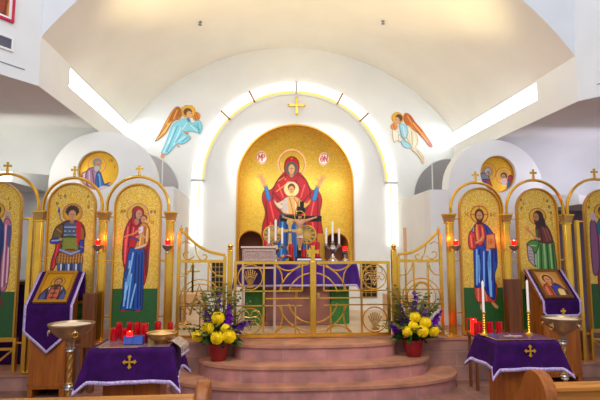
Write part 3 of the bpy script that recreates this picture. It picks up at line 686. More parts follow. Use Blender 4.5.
def ic_soldier(p):
    specks(p, [(57, 194, 3.4, 'I'), (59, 196, 3.4, 'C'), (63, 195, 3.4, 'O'), (86, 196, 3, 'P'), (87, 201, 3, 'I'), (86.5, 206, 3, 'O'), (56, 203, 3, 'V')])
    p.ell(72, 213.8, 9.3, 9.3, (222, 170, 40), 1); p.ring(72, 213.8, 9.2, .5, (176, 110, 90)); p.ring(72, 213.8, 7.8, .25, (196, 140, 60))
    p.line([(58.4, 208), (60.5, 220), (64, 224)], .5, (120, 110, 120)); p.poly([(57.4, 212), (58.8, 208.5), (59.8, 212), (58.8, 214)], (60, 80, 170))
    # legs and boots
    p.poly([(62, 266), (69, 266), (69, 284), (67, 300), (62, 300), (62, 280)], (150, 44, 40), edge=(80, 20, 20)); p.poly([(73, 266), (80, 266), (81, 284), (80, 300), (75, 300), (74, 280)], (150, 44, 40), edge=(80, 20, 20))
    p.green(303)
    for x in (61, 74.5): p.poly([(x, 286), (x + 7, 286), (x + 6.5, 302), (x - 1, 304)], (96, 60, 40), edge=(50, 30, 20))
    p.poly([(59, 228), (66, 222), (78, 222), (84, 229), (83, 240), (60, 240)], (196, 32, 48), edge=(110, 12, 24))
    p.poly([(58, 240), (63.5, 236), (62, 250), (59, 264), (54, 272), (54, 262), (57, 250)], (200, 24, 44), edge=(110, 10, 20)); p.line([(60, 242), (56, 268)], .5, (236, 90, 90))
    p.poly([(64.5, 224), (78, 224), (77.5, 239), (65, 239)], (92, 104, 134), edge=(40, 46, 70))
    for y in (228, 232, 236): p.line([(65, y), (77.5, y)], .5, (186, 194, 214))
    for x in (68, 72, 76): p.ell(x, 232, 1.0, 1.3, (70, 120, 60))
    p.poly([(63.5, 238), (78.5, 238), (79, 251), (72, 254), (63.5, 250)], (70, 116, 50), edge=(40, 60, 20))
    for j, y in enumerate(np.arange(240, 252, 2.2)):
        for x in np.arange(64.6 + (j % 2) * 1.1, 78, 2.2): p.ring(x, y, .9, .22, (190, 180, 70))
    p.poly([(57, 228), (63, 225), (63.5, 234), (60, 241), (54, 243), (54, 236)], (128, 96, 40), edge=(60, 40, 20)); p.line([(56, 234), (61, 238)], .5, (80, 130, 60)); p.line([(58, 230), (62, 233)], .5, (200, 150, 60))
    p.poly([(52.5, 240), (60, 239), (60, 243.5), (53, 244)], (76, 88, 176), edge=(40, 40, 90)); p.line([(53, 241.6), (60, 241)], .4, (200, 210, 236)); p.ell(61.6, 240, 1.6, 1.5, (206, 156, 110))
    p.poly([(78, 226), (84, 230), (84, 243), (80, 243), (77.5, 236)], (160, 110, 40), edge=(60, 40, 20)); p.poly([(76, 224), (80, 224), (81, 240), (78, 246)], (206, 26, 44))
    p.poly([(80, 242), (84, 242), (84, 253), (80.5, 253)], (50, 80, 170), edge=(20, 30, 90)); p.line([(80.5, 247), (84, 248)], .5, (190, 130, 60)); p.ell(83, 258, 1.5, 3, (206, 156, 110))
    p.poly([(60.5, 254), (71, 250), (82, 254), (83, 265), (71, 267), (58.5, 264)], (166, 112, 40), edge=(80, 40, 16))
    for y in (256, 259, 262): p.line([(60, y), (72, y + 1.2), (82.5, y)], .35, (96, 52, 20))
    for x in np.arange(61, 83, 2.7): p.line([(x + .6, 254), (x, 265)], .35, (226, 176, 80))
    p.line([(62, 250.5), (72, 254.5), (80, 251.5)], 1.0, (150, 176, 216)); p.line([(62, 252.3), (72, 256.4), (80, 253.3)], .4, (110, 50, 30))
    for i, x in enumerate(np.arange(60, 82, 2.4)): p.poly([(x, 264.5), (x + 2, 264.5), (x + 1.8, 271), (x + .2, 271)], ((90, 120, 180), (220, 224, 232), (60, 80, 120))[i % 3], edge=(50, 50, 80), ew=.25)
    p.line([(81.6, 262), (80.5, 290)], .5, (90, 90, 100))
    p.ell(71.8, 212.4, 6.0, 5.8, (74, 44, 24)); 
    for t in np.linspace(pi, 2 * pi, 8): p.ell(71.8 + 5.6 * cos(t), 212.6 + 5.4 * sin(t), 1.3, 1.3, (84, 50, 26))
    p.ell(71.8, 221, 2.2, 3.4, (186, 134, 90)); return p.face(71.8, 216, 3.7, 5.0, (214, 164, 116))
def ic_mother(p):
    specks(p, [(120.4, 211, 3.2, 'M'), (123.4, 211, 3.2, 'P'), (150, 211, 3.2, 'O'), (153.4, 211, 3.2, 'V'), (150.5, 222, 2.6, 'I'), (152.5, 222, 2.6, 'C')])
    p.ell(137.3, 215.1, 10.8, 10.8, (224, 176, 56), 1); p.ring(137.3, 215.1, 10.6, .45, (206, 110, 130)); p.ell(143.6, 220, 6.2, 6.2, (226, 180, 62), 1); p.ring(143.6, 220, 6.0, .35, (206, 110, 130))
    p.green(289)
    B, BD, BL = (24, 90, 170), (6, 26, 80), (160, 210, 244)
    p.poly([(130, 248), (145.5, 248), (146, 270), (145, 290), (144.5, 309), (138, 310.5), (131, 309.5), (124, 310), (125.5, 298), (125, 285), (127, 264)], B, edge=BD)
    p.folds([[(134, 254), (129, 290)], [(137, 254), (136, 308)], [(131, 262), (127.5, 300)], [(140, 256), (140, 308)], [(128, 280), (126.5, 306)], [(143, 254), (143, 306)], [(133, 275), (130, 308)], [(130, 270), (128, 282)], [(137.5, 285), (133, 308)]], BL, BD, .5)
    p.ell(130.5, 281, 2.0, 6, (110, 172, 216))
    p.ell(126, 310.6, 2.4, 1.1, (170, 30, 50)); p.ell(140.6, 310.8, 2.4, 1.1, (170, 30, 50))
    R, RD, RL = (190, 22, 46), (96, 4, 20), (244, 116, 120)
    p.poly([(129, 222), (134, 218), (142, 224), (147, 229), (150, 240), (149.5, 254), (149, 270), (146.5, 284), (145, 282), (145.5, 258), (144, 249), (136, 250), (130.5, 249), (128, 262), (127, 272), (125.5, 268), (123.4, 256), (124, 240), (125.5, 230)], R, edge=RD)
    p.folds([[(128, 228), (126, 258)], [(131, 226), (129, 248)], [(134, 224), (133, 236)], [(148, 244), (147, 276)], [(126, 240), (126, 264)], [(146.4, 250), (147.4, 272)]], RL, RD, .5)
    p.line([(124.5, 238), (130, 236), (136, 234)], .5, (226, 176, 60))
    p.poly([(132, 216), (132, 210.5), (136, 207.4), (140.6, 209), (143, 213), (141, 222), (136, 228), (131, 224)], R, edge=RD); p.poly([(134, 219), (134, 213), (138, 210.4), (141.4, 213), (141, 220), (137, 224)], (40, 70, 110))
    p.ell(136.4, 222.5, 2.3, 3.2, (190, 138, 96)); p.face(138.4, 215.3, 3.1, 4.6, (210, 162, 116), .4)
    G, GD = (206, 152, 62), (120, 70, 24)
    p.poly([(140, 226), (145, 224), (149, 229), (149.6, 238), (147, 247), (139, 250.5), (135.5, 248), (138, 240)], G, edge=GD)
    p.folds([[(142, 228), (140, 246)], [(145, 228), (145, 244)], [(147.4, 230), (147, 242)]], (246, 214, 150), GD, .4); p.line([(136, 249.6), (146, 246)], .6, (220, 214, 220)); p.poly([(138.5, 229), (143, 227), (143, 233), (139, 235)], (230, 214, 214), edge=(140, 100, 80), ew=.25)
    p.line([(137, 238), (143, 237), (146, 239)], 1.0, (214, 166, 120)); p.line([(136, 233), (140, 231)], .8, (214, 166, 120)); p.line([(131, 238.5), (139, 241.5)], .9, (60, 70, 140))
    p.ell(143.5, 218.8, 3.5, 3.3, (128, 74, 34)); return p.face(143.2, 220.4, 2.5, 3.2, (216, 168, 122))
def ic_teacher(p):
    specks(p, [(466, 213, 3.4, 'I'), (468, 213, 3.4, 'C'), (491, 213, 3.4, 'X'), (494.4, 213, 3.4, 'C')])
    p.ell(480, 214.7, 8.8, 8.8, (226, 180, 56), 1); p.ring(480, 214.7, 8.6, .5, (190, 70, 40)); p.line([(480, 206.5), (480, 223)], .5, (190, 90, 50)); p.line([(471.5, 214.7), (488.5, 214.7)], .5, (190, 90, 50))
    p.green(287.3)
    RT, RTD, RTL = (206, 86, 62), (126, 30, 24), (240, 150, 120)
    B, BD, BL = (30, 80, 176), (6, 20, 84), (160, 208, 246)
    p.poly([(474, 282), (493, 282), (493, 300), (484, 301.5), (474, 300)], RT, edge=RTD); p.folds([[(476, 284), (476, 300)], [(479, 284), (479.6, 300)], [(482, 284), (484, 300)], [(487, 286), (491, 299)]], RTL, RTD, .5)
    p.ell(478.4, 306, 1.1, 3.2, (214, 160, 110)); p.poly([(488.5, 302), (491, 302), (495, 306), (494, 308), (491, 306)], (214, 160, 110))
    p.poly([(473.5, 246), (479, 240), (488, 236), (494, 240), (496, 252), (495.6, 266), (493, 274), (493, 288), (491.5, 299), (485, 294), (481, 286), (473.4, 286.5), (473, 268)], B, edge=BD)
    p.poly([(471.5, 233), (474, 227), (478, 223), (484, 224), (489, 228), (494, 236), (494, 244), (484, 248), (480, 232), (475, 240)], B, edge=BD)
    p.folds([[(476, 250), (475, 284)], [(479, 250), (479, 285)], [(477.5, 256), (477.5, 282)], [(486, 252), (485, 290)], [(489, 250), (489, 296)], [(492, 250), (490, 280)], [(483, 252), (482, 286)], [(494, 246), (494.5, 262)], [(487, 262), (488, 296)], [(486, 228), (490, 240)], [(474, 228), (472.6, 236)]], BL, BD, .5)
    p.ell(477.6, 266, 1.5, 10, (104, 160, 214)); p.ell(488, 262, 1.3, 9, (96, 156, 216))
    p.poly([(474.5, 228), (479, 224), (483.5, 226), (485, 238), (480, 246), (475.5, 242)], RT, edge=RTD); p.folds([[(477, 228), (478, 240)], [(480, 227), (480.6, 240)], [(482.4, 228), (483, 238)]], RTL, RTD, .45); p.line([(477, 225), (476.6, 240)], .6, (226, 180, 80))
    p.poly([(470, 232), (474.5, 234), (476, 242), (475, 248.6), (469.6, 249), (468, 243)], (206, 76, 70), edge=RTD); p.line([(470.5, 236), (471.5, 247)], .6, RTL); p.line([(473.5, 238), (473.6, 247)], .4, RTD)
    p.line([(476, 243), (480, 240.6), (482, 237.4)], .9, (214, 164, 116)); p.line([(480, 241), (482.6, 240)], .5, (214, 164, 116))
    p.poly([(486, 235), (494.6, 234), (495, 248.4), (485.4, 249.6)], (206, 150, 84), smooth=False, edge=(120, 70, 30), ew=.5); p.ell(490.4, 242, 1.1, 1.3, (200, 30, 30)); p.ring(490.4, 242, 2.6, .25, (140, 84, 40)); p.ell(487, 250, 1.6, 1.2, (210, 160, 112))
    p.ell(480, 215.4, 4.7, 6.4, (66, 38, 22)); p.face(480, 216.2, 3.1, 4.9, (206, 154, 106)); p.poly([(476.8, 218.6), (480, 219.8), (483.2, 218.6), (482, 223.6), (480, 225), (478, 223.6)], (78, 44, 24)); p.line([(479, 219.9), (481, 219.9)], .3, (170, 80, 60)); return p
def ic_baptist(p):
    specks(p, [(521.5, 199, 3, 'O'), (524, 203, 3, 'I'), (522, 208, 3, 'P'), (545, 198, 3, 'I'), (548, 200, 3, 'O'), (549.5, 206, 3, 'M'), (551, 212, 3, 'O'), (551.5, 218, 3, 'C'), (552, 224, 3, 'I')])
    p.ell(538, 217.4, 8.4, 8.4, (222, 174, 56), 1); p.ring(538, 217.4, 8.2, .45, (186, 96, 70))
    p.green(290)
    p.ell(538, 304, 1.4, 3, (206, 156, 110)); p.ell(548, 305, 1.4, 3, (206, 156, 110))
    G, GD, GL = (92, 150, 70), (40, 82, 36), (176, 214, 150)
    p.poly([(533, 242), (540, 240.5), (551.5, 240), (554, 256), (555, 272), (555, 290), (553, 300), (536, 301), (533, 286), (535, 264), (532, 254)], G, edge=GD)
    p.folds([[(537, 246), (536, 298)], [(540, 246), (539, 300)], [(543, 244), (543.6, 300)], [(546, 244), (547, 300)], [(549, 244), (551, 298)], [(551.4, 246), (553.4, 296)], [(534.4, 256), (534.6, 290)]], GL, GD, .55); p.ell(543.6, 264, 1.0, 13, (150, 196, 126))
    p.poly([(526, 246), (531, 241.5), (538, 243), (537, 249), (534, 254), (530, 250)], G, edge=GD); p.line([(528, 246.5), (535, 247)], .5, GL)
    p.poly([(526.5, 247), (531, 249), (533, 256), (533, 264), (534, 268), (530, 265), (527, 260)], (186, 178, 176), edge=(90, 80, 90))
    for y in (252, 255, 258, 261): p.line([(527.8, y), (531.8, y + .5)], .22, (70, 60, 70))
    Bn, BnD = (122, 62, 52), (66, 28, 26)
    p.poly([(536, 228), (541, 223), (546, 226), (550, 233), (552, 243), (546, 244.5), (539, 243), (536.5, 238)], Bn, edge=BnD); p.folds([[(543, 228), (547, 242)], [(540, 230), (542, 242)], [(546, 230), (550, 241)]], (170, 104, 84), BnD, .45); p.line([(536.6, 232), (536, 242)], .9, (70, 130, 60))
    p.line([(539, 240.4), (535.5, 239.4), (532, 235.4), (529, 232)], 1.15, (206, 154, 108)); 
    for q in ((525, 229.6), (526, 228), (528, 227.4), (526, 232)): p.line([(528.6, 231.6), q], .5, (206, 154, 108))
    p.ell(538.8, 218, 5.2, 6.8, (62, 38, 26)); p.poly([(540, 214), (545, 220), (545.6, 228), (541, 226)], (66, 40, 28)); p.face(536.6, 218.4, 2.8, 4.5, (192, 138, 94), -.4); p.poly([(534.2, 221), (537, 222), (540.5, 221), (541.4, 227), (538.6, 230), (536, 227)], (70, 42, 28)); p.line([(535.4, 222), (537.2, 222)], .3, (150, 76, 56)); return p
def ic_far_left(p):
    specks(p, [(10, 196, 3, 'I'), (11.5, 201, 3, 'C'), (12, 206, 3, 'P'), (-10, 198, 3, 'O')])
    p.ell(-.5, 210, 7.6, 8.2, (220, 168, 40), 1); p.ring(-.5, 210, 7.8, .45, (170, 90, 60)); p.green(289.5)
    p.poly([(-8, 222), (0, 216), (6, 222), (8, 240), (7.5, 270), (7, 304), (-7, 304), (-9, 250)], (24, 80, 140), edge=(10, 36, 84)); p.folds([[(-4, 226), (-5, 302)], [(-1, 226), (-1, 302)], [(3, 226), (4, 302)], [(6, 230), (6, 300)]], (84, 150, 196), (12, 40, 90), .5)
    p.poly([(-7, 221), (-1, 218), (2, 224), (3, 256), (0, 300), (-6, 296), (-8, 250)], (196, 70, 60), edge=(120, 20, 30)); p.line([(1.6, 224), (2.6, 290)], .6, (226, 130, 120))
    p.ell(10.4, 214.6, 3.3, 4.6, (206, 170, 166)); p.face(10, 216, 2.2, 3.0, (210, 170, 140)); p.poly([(7.5, 220), (13, 219), (15, 230), (14.5, 246), (15.5, 262), (13.5, 286), (8, 287), (7, 262), (8.4, 244)], (206, 128, 150), edge=(130, 60, 90)); p.folds([[(9.6, 224), (9.4, 284)], [(11.5, 224), (11.6, 284)], [(13.4, 224), (13.4, 280)]], (238, 214, 220), (150, 70, 110), .5); p.poly([(11, 226), (14.6, 226), (14, 246), (11.4, 240)], (96, 96, 150))
    p.ell(5.6, 299, 6, 6, (120, 70, 40)); p.ell(-1, 302.5, 1.6, 1.4, (200, 40, 20)); p.ell(-.5, 209, 4.4, 5.2, (66, 42, 26)); return p.face(-.5, 211, 2.9, 4.4)
def ic_far_right(p):
    specks(p, [(590, 200, 3, 'I'), (589, 206, 3, 'O'), (611, 198, 3, 'C')])
    p.ell(603, 212, 8, 8, (220, 170, 46), 1); p.ring(603, 212, 8, .45, (170, 90, 60)); p.green(284)
    p.poly([(597, 224), (603, 219), (610, 224), (612, 250), (610, 300), (596, 300), (595, 250)], (170, 40, 60), edge=(90, 10, 30)); p.folds([[(599, 226), (598, 296)], [(603, 226), (603, 296)], [(607, 226), (608, 296)]], (226, 110, 120), (100, 14, 36), .5); p.poly([(596, 224), (601, 221), (601, 232), (596, 236)], (40, 120, 140))
    p.poly([(590, 226), (595, 222), (597, 240), (596, 270), (590, 272)], (150, 96, 130), edge=(80, 40, 80)); p.ell(593.6, 217, 2.8, 4, (214, 184, 190)); p.ell(603, 211, 4.3, 5, (70, 44, 26)); return p.face(603, 213, 3, 4.4)
icon_panel('arched gold icon of a young soldier in armour and red cape', -2.185, 71.5, 184.5, .01175, .0118, ic_soldier)
icon_panel('arched gold icon of a woman in red veil carrying a child', -1.426, 137.6, 185, .0116, .0118, ic_mother)
icon_panel('arched gold icon of a bearded man in blue cloak holding a book', 2.797, 480.5, 188.3, .0131, .01258, ic_teacher)
icon_panel('arched gold icon of a long-haired man in green robe with scroll', 3.552, 537.3, 189.4, .0134, .0126, ic_baptist)
fl = icon_panel('arched gold icon cut by the left picture edge, small pink figure beside a larger one', -3.02, .5, 182, .0113, .0117, ic_far_left, rods=False)
fr = icon_panel('arched gold icon cut by the right picture edge, figure in crimson robe', 4.47, 604.5, 189.6, .0138, .0128, ic_far_right, rods=False)
for root in (fl, fr):
    s = 1 if root is fl else -1
    for xx in (-.285, .285):
        MB().box(xx - .016, xx + .016, -.03, .03, .18 - PB, .0).build('leg', M['brass'], root)
    MB().box(-.28, .28, -.012, .012, .42 - PB, .45 - PB).build('stretcher', M['brass'], root)
    for sx in (-1, 1): MB().tube([(sx * .27, .0, .43 - PB), (-sx * .0, .0, .2 - PB)], .012, 6).build('brace', M['brass'], root)
    MB().box(s * .385 - .022, s * .385 + .022, -.022, .022, .178 - PB, 1.93 - PB).build('side_post', M['brass'], root)
    for z in (1.915, .50): MB().tube([(s * .29, 0, z - PB), (s * .385, 0, z - PB)], .012, 6).build('mounting_rod', M['brass'], root)
# --- columns
colx = [(-2.54, 'square brass column second from the left picture edge, left of the soldier icon', .178), (-1.815, 'square brass column between the soldier icon and the woman icon', ZP), (-1.043, 'square brass column between the woman icon and the left side gate', ZP),
        (2.39, 'square brass column between the right side gate and the bearded man icon', ZP), (3.125, 'square brass column between the blue-cloaked and green-robed icons', ZP), (3.94, 'square brass column right of the green-robed figure icon', .178)]
colx[0] = (colx[0][0], 'square brass column just left of the soldier icon', colx[0][2])
for X, lab, z0 in colx:
    t = thing('brass_column', lab, 'column', (X, YI, z0), 0, 'columns of the icon screen')
    H = 1.90 - z0
    MB().box(-.085, .085, -.075, .075, 0, .014).build('base_plate', M['brass'], t, bevel=.004)
    MB().box(-.034, .034, -.036, .036, .014, H).build('shaft', M['brass'], t, bevel=.006)
    for s in (-1, 1): MB().tube([(s * .041, -.024, .014), (s * .041, -.024, H)], .009, 8).build('side_rod', M['brass'], t)
    m = MB(); m.frustum(0, 0, H, H + .085, .046, .066, .05, .07); m.build('capital', M['brass_d'], t, smooth=False)
    MB().box(-.072, .072, -.075, .075, H + .085, H + .105).build('abacus', M['brass'], t, bevel=.003)
    MB().box(-.05, .05, -.054, .054, H - .02, H).build('necking', M['brass'], t, bevel=.003)
# --- arches from capital to capital, each with its cross
def brass_arch(label, x0, x1, closed=True):
    cx = (x0 + x1) / 2; r = abs(x1 - x0) / 2 - .028; z0 = 2.006
    t = thing('brass_arch', label, 'arch', (cx, YI, z0), 0, 'arches of the icon screen')
    pts = [(-r, 0, 0)] + [(r * cos(a), 0, .06 + r * sin(a)) for a in np.linspace(pi, 0, 33)] + [(r, 0, 0)]
    MB().tube(pts, .021, 8, flat=(1.2, .85)).build('hoop', M['brass'], t)
    c = MB(); c.prism(cross_shape(.115, .088, .02, 1.5), -.008, .008); c.v = [(a, b, d + r + .085) for a, b, d in c.v]; o = c.build('cross', M['brass'], t, smooth=False)
    MB().ball((0, 0, r + .083), .017, 10).build('cross_knob', M['brass'], o)
    return t
brass_arch('brass arch with cross over the icon at the left picture edge', -3.34, -2.54)
brass_arch('brass arch with cross over the soldier icon', -2.54, -1.815)
brass_arch('brass arch with cross over the woman and child icon', -1.815, -1.043)
brass_arch('brass arch with cross over the book-holding man icon', 2.39, 3.125)
brass_arch('brass arch with cross over the green-robed figure icon', 3.125, 3.94)
brass_arch('brass arch with cross over the icon at the right picture edge', 3.94, 4.80)
# --- vigil lamps on brackets in front of the columns
def vigil(label, X, y, zc=1.60):
    t = thing('vigil_lamp', label, 'lamp', (X, y, zc), 0, 'red vigil lamps of the icon screen')
    m = MB(); m.lathe([(.004, -.09), (.016, -.085), (.012, -.065), (.03, -.05), (.055, -.02), (.06, 0), (.052, .006), (.03, 0)], 18); m.build('holder', M['silver'], t)
    m = MB(); m.lathe([(.018, 0), (.026, .012), (.03, .04), (.034, .062), (.03, .062), (.026, .026), (.001, .018)], 16); m.build('glass', M['redglow'], t)
    m = MB(); m.lathe([(.001, .03), (.011, .04), (.008, .055), (.001, .075)], 8); m.build('flame', M['flame'], t)
    m = MB(); m.tube([(0, 0, -.06), (0, .06, -.075), (0, YI - .05 - y, -.04)], .008, 6); m.build('bracket', M['brass'], t)
    l = bpy.data.lights.new('vigil_glow', 'POINT'); l.energy = .8; l.color = (1, .12, .06); l.shadow_soft_size = .03
    o = bpy.data.objects.new('vigil_glow', l); o.location = (X, y, zc + .1); COL.objects.link(o)
vigil('lit red vigil lamp on the column left of the woman icon', -1.815, 5.66)
vigil('lit red vigil lamp on the column right of the woman icon', -1.03, 5.62)
vigil('lit red vigil lamp on the column left of the bearded man icon', 2.40, 5.68)
vigil('lit red vigil lamp on the column left of the green-robed figure icon', 3.11, 5.63)
# ================================================================== GATES
GX0, GZ0 = .667, 1.41                        # meeting stile, top bar
def gxz(px, py): return ((px - 313) * .01213 + GX0, 1.41 - (py - 261.5) * .01187)
YG = YI
def gpost(label, X):
    t = thing('gate_post', label, 'post', (X, YG, ZP), 0, 'gate posts')
    MB().box(-.03, .03, -.032, .032, .012, 1.05).build('shaft', M['brass'], t, bevel=.004)
    MB().box(-.033, .033, -.06, .06, 0, .012).build('base_plate', M['brass'], t)
    m = MB(); m.lathe([(.03, 1.05), (.034, 1.062), (.018, 1.07), (.03, 1.085), (.034, 1.1), (.024, 1.12), (.001, 1.13)], 14); m.build('ball_finial', M['brass'], t)
    return t
gpost('brass gate post left of the central double gate', -.332); gpost('brass gate post right of the central double gate', 1.672)
def flat_bar(x0, x1, z0, z1, t=.012, y0=0): return MB().box(x0, x1, -t + y0, t + y0, z0, z1)
def leaf_gate(label, s):
    """one leaf of the central gate; s = -1 left, +1 right; built from the meeting stile outwards"""
    t = thing('gate_leaf', label, 'gate', (GX0, YG, ZP), 0, 'central gate leaves')
    c = lambda px, py: (s * (px - 313) * .01213, gxz(px, py)[1] - ZP)       # drawn as the right leaf, mirrored for the left one
    def bar(nm, a, b, w=.012, th=.01, m='brass'):
        (xa, za), (xb, zb) = c(*a), c(*b)
        if abs(xa - xb) < .002: MB().box(xa - w, xa + w, -th, th, min(za, zb), max(za, zb)).build(nm, M[m], t)
        else: MB().box(min(xa, xb), max(xa, xb), -th, th, za - w, za + w).build(nm, M[m], t)
    x_in = .005
    bar('top_rail', (316.7, 262.5), (391, 262.5), .017, .016); bar('bottom_rail', (316.7, 335), (391, 335), .019, .016)
    bar('outer_stile', (390, 262), (390, 336), .017, .014)
    if s > 0: MB().box(-.037, .037, -.03, .03, .02, .915).build('meeting_stile', M['brass'], t, bevel=.004)
    bar('upright', (362, 263), (362, 334), .011); bar('upright', (323.8, 263), (323.8, 291), .008); bar('upright', (330.5, 305), (330.5, 334), .008)
    bar('crossbar', (323.8, 291), (389, 291), .0075); bar('crossbar', (317, 298.3), (362, 298.3), .0075); bar('crossbar', (323.8, 305.4), (389, 305.4), .0075)
    def curve(nm, pts, r=.008): MB().tube([(c(*p)[0], 0, c(*p)[1]) for p in pts], r, 6).build(nm, M['brass'], t)
    an = np.linspace(radians(82), radians(13), 16)
    for r in (34, 25):
        curve('arc', [(313 + r * cos(a), 298 - r * sin(a)) for a in an]); curve('arc', [(313 + r * cos(a), 298 + r * sin(a)) for a in an])
    curve('swag', [(337.7 + 14 * cos(a), 256.5 + 14 * sin(a)) for a in np.linspace(radians(150), radians(30), 12)]); curve('swag', [(337.7 + 14 * cos(a), 340 - 14 * sin(a)) for a in np.linspace(radians(158), radians(22), 12)])
    curve('side_curve', [(352, 263.5), (347, 268.5), (344.3, 274), (343.5, 281), (344.5, 290.5)]); curve('side_curve', [(352, 333), (347, 328), (344.3, 322.5), (343.5, 315.5), (344.5, 306)])
    for k, (cy, kind) in enumerate(((277, 'grapes' if s > 0 else 'wheat'), (320.5, 'wheat' if s > 0 else 'grapes'))):
        pts = [(375.4 + 12.2 * cos(a), cy + 12.6 * sin(a)) for a in np.linspace(0, 2 * pi, 33)[:-1]]
        ring = MB().tube([(c(*p)[0], 0, c(*p)[1]) for p in pts], .008, 6, True).build('ring', M['brass'], t)
        m = MB()
        if kind == 'grapes':
            for r_ in range(5):
                for q in range(5 - r_):
                    x, z = c(375.4 + (q - (4 - r_) / 2) * 2.5, cy - .5 + r_ * 2.2); m.ball((x, -.004, z), .0125, 8)
            for sx in (-1, 1):
                for L in (((375.4, cy - 3), (375.4 + sx * 2.5, cy - 9), (375.4 + sx * 6.5, cy - 9.5), (375.4 + sx * 8, cy - 5.5), (375.4 + sx * 5, cy - 3)), ((375.4, cy - 3), (375.4 + sx * 6, cy - 4), (375.4 + sx * 10.5, cy), (375.4 + sx * 8, cy + 3.5), (375.4 + sx * 5.5, cy + 1))):
                    m.tube([(c(*p)[0], 0, c(*p)[1]) for p in catmull(L, 4, False)], .0065, 5)
        else:
            for q in np.linspace(-40, 40, 7):
                a = radians(q); e = (375.4 + 10.5 * sin(a), cy + 9 - 17 * cos(a)); b = (375.4 + 1.5 * sin(a), cy + 9)
                m.tube([(c(*b)[0], 0, c(*b)[1]), (c(*e)[0], 0, c(*e)[1])], .0055, 5)
                for f in (.55, .68, .8, .92):
                    x, z = c(b[0] + (e[0] - b[0]) * f, b[1] + (e[1] - b[1]) * f); m.ball((x, -.004, z), .0095, 6, 1.5)
            m.prism([c(*p) for p in ((371, cy + 8), (380, cy + 8), (378.5, cy + 10.6), (372.5, cy + 10.6))][::s], -.008, .008)
        m.build('grape_cluster' if kind == 'grapes' else 'wheat_sheaf', M['brass_d'], ring)
    if s > 0:
        k = MB(); k.prism(cross_shape(.19, .15, .032, 1.7), -.012, .012); k.v = [(a, b, d + .915) for a, b, d in k.v]; k.build('cross', M['brass'], t, smooth=False)
        MB().box(.045, .075, -.05, -.01, .47, .53).build('latch', M['brass_d'], t, bevel=.004)
    return t
leaf_gate('left leaf of the central brass gate with wheat above and grapes below', -1)
leaf_gate('right leaf of the central brass gate with cross-topped meeting stile', 1)
def side_gate(label, s):
    """low brass gate with a sweeping scrolled top; drawn as the right one (px 397..446)"""
    X0 = GX0 + s * (396 - 313) * .01213
    t = thing('side_gate', label, 'gate', (X0, YG, ZP), 0, 'side gates')
    c = lambda px, py: (s * (px - 396) * .0124, gxz(px, py)[1] - ZP)
    def tube(nm, pts, r=.008, flat=None): return MB().tube([(c(*p)[0], 0, c(*p)[1]) for p in pts], r, 6, flat=flat).build(nm, M['brass'], t)
    def bar(nm, a, b, w=.012, th=.01):
        (xa, za), (xb, zb) = c(*a), c(*b)
        if abs(xa - xb) < .002: MB().box(xa - w, xa + w, -th, th, min(za, zb), max(za, zb)).build(nm, M['brass'], t)
        else: MB().box(min(xa, xb), max(xa, xb), -th, th, za - w, za + w).build(nm, M['brass'], t)
    bar('stile', (400.4, 256), (400.4, 336), .017, .014); bar('stile', (444, 232), (444, 336), .019, .014)
    bar('rail', (401, 261), (443, 261), .017, .013); bar('rail', (401, 335), (443, 335), .017, .013); bar('rail', (401, 290.5), (443, 290.5), .008); bar('rail', (401, 305), (443, 305), .008)
    top = [(400, 254.6), (405, 253.8), (413, 252.2), (421, 248.6), (429, 243), (436, 236.4), (441, 231.5), (443.5, 230)]
    tube('sweeping_top_rail', [tuple(p) for p in catmull(top, 4, False)], .017)
    m = MB(); x, z = c(442.5, 228.6); m.ball((x, 0, z), .022, 12); m.tube([(x, 0, z + .02), (x, 0, z + .045)], .006, 6); m.build('knob', M['brass'], t)
    tube('scroll', [(421 + (1 + a * .95) * cos(a + 1), 256 - (1 + a * .75) * sin(a + 1)) for a in np.linspace(0, 4.6, 24)], .008)
    tube('scroll', [(436 + (1 + a * 1.1) * cos(2.4 - a), 253.5 - (1 + a * 1.1) * sin(2.4 - a)) for a in np.linspace(0, 5.2, 26)], .008)
    tube('scroll', [(424, 259), (427, 254), (428.5, 248), (429.5, 243.5)], .008); tube('scroll', [(433, 243.5), (438, 241), (442, 243)], .007)
    bar('upright', (416, 262), (416, 290), .009); bar('upright', (430.5, 262), (430.5, 290), .009); bar('upright', (423, 306), (423, 334), .007)
    for r in (14.5, 19): tube('arc', [(423.2 + r * cos(a), 298 - r * sin(a)) for a in np.linspace(-.9, pi + .9, 26)], .007)
    tube('quarter_arc', [(401, 276), (408, 275), (413, 270), (415.5, 262.5)], .008); tube('quarter_arc', [(443, 276), (437, 275), (433, 270), (431, 262.5)], .008)
    tube('quarter_arc', [(402, 322), (409, 324), (413, 328), (415, 334)], .007); tube('quarter_arc', [(443, 322), (437, 324), (433, 328), (431, 334)], .007)
    if s > 0: tube('inner_arch', [(416.4, 318), (416.2, 292)] + [(423.4 + 7.2 * cos(a), 290.5 - 7.2 * sin(a)) for a in np.linspace(pi, 0, 14)] + [(430.6, 292), (430.4, 318)], .016)
    else:
        tube('pointed_arch', [(416, 314), (420, 298), (424.2, 284), (428.2, 298), (432.5, 314)], .013)
        bar('small_cross', (430.5, 264.5), (430.5, 292), .012); bar('small_cross', (424, 271), (437, 271), .01)
    return t
side_gate('low brass side gate with pointed motif, left of the central gate', -1)
side_gate('low brass side gate with round arch motif, right of the central gate', 1)
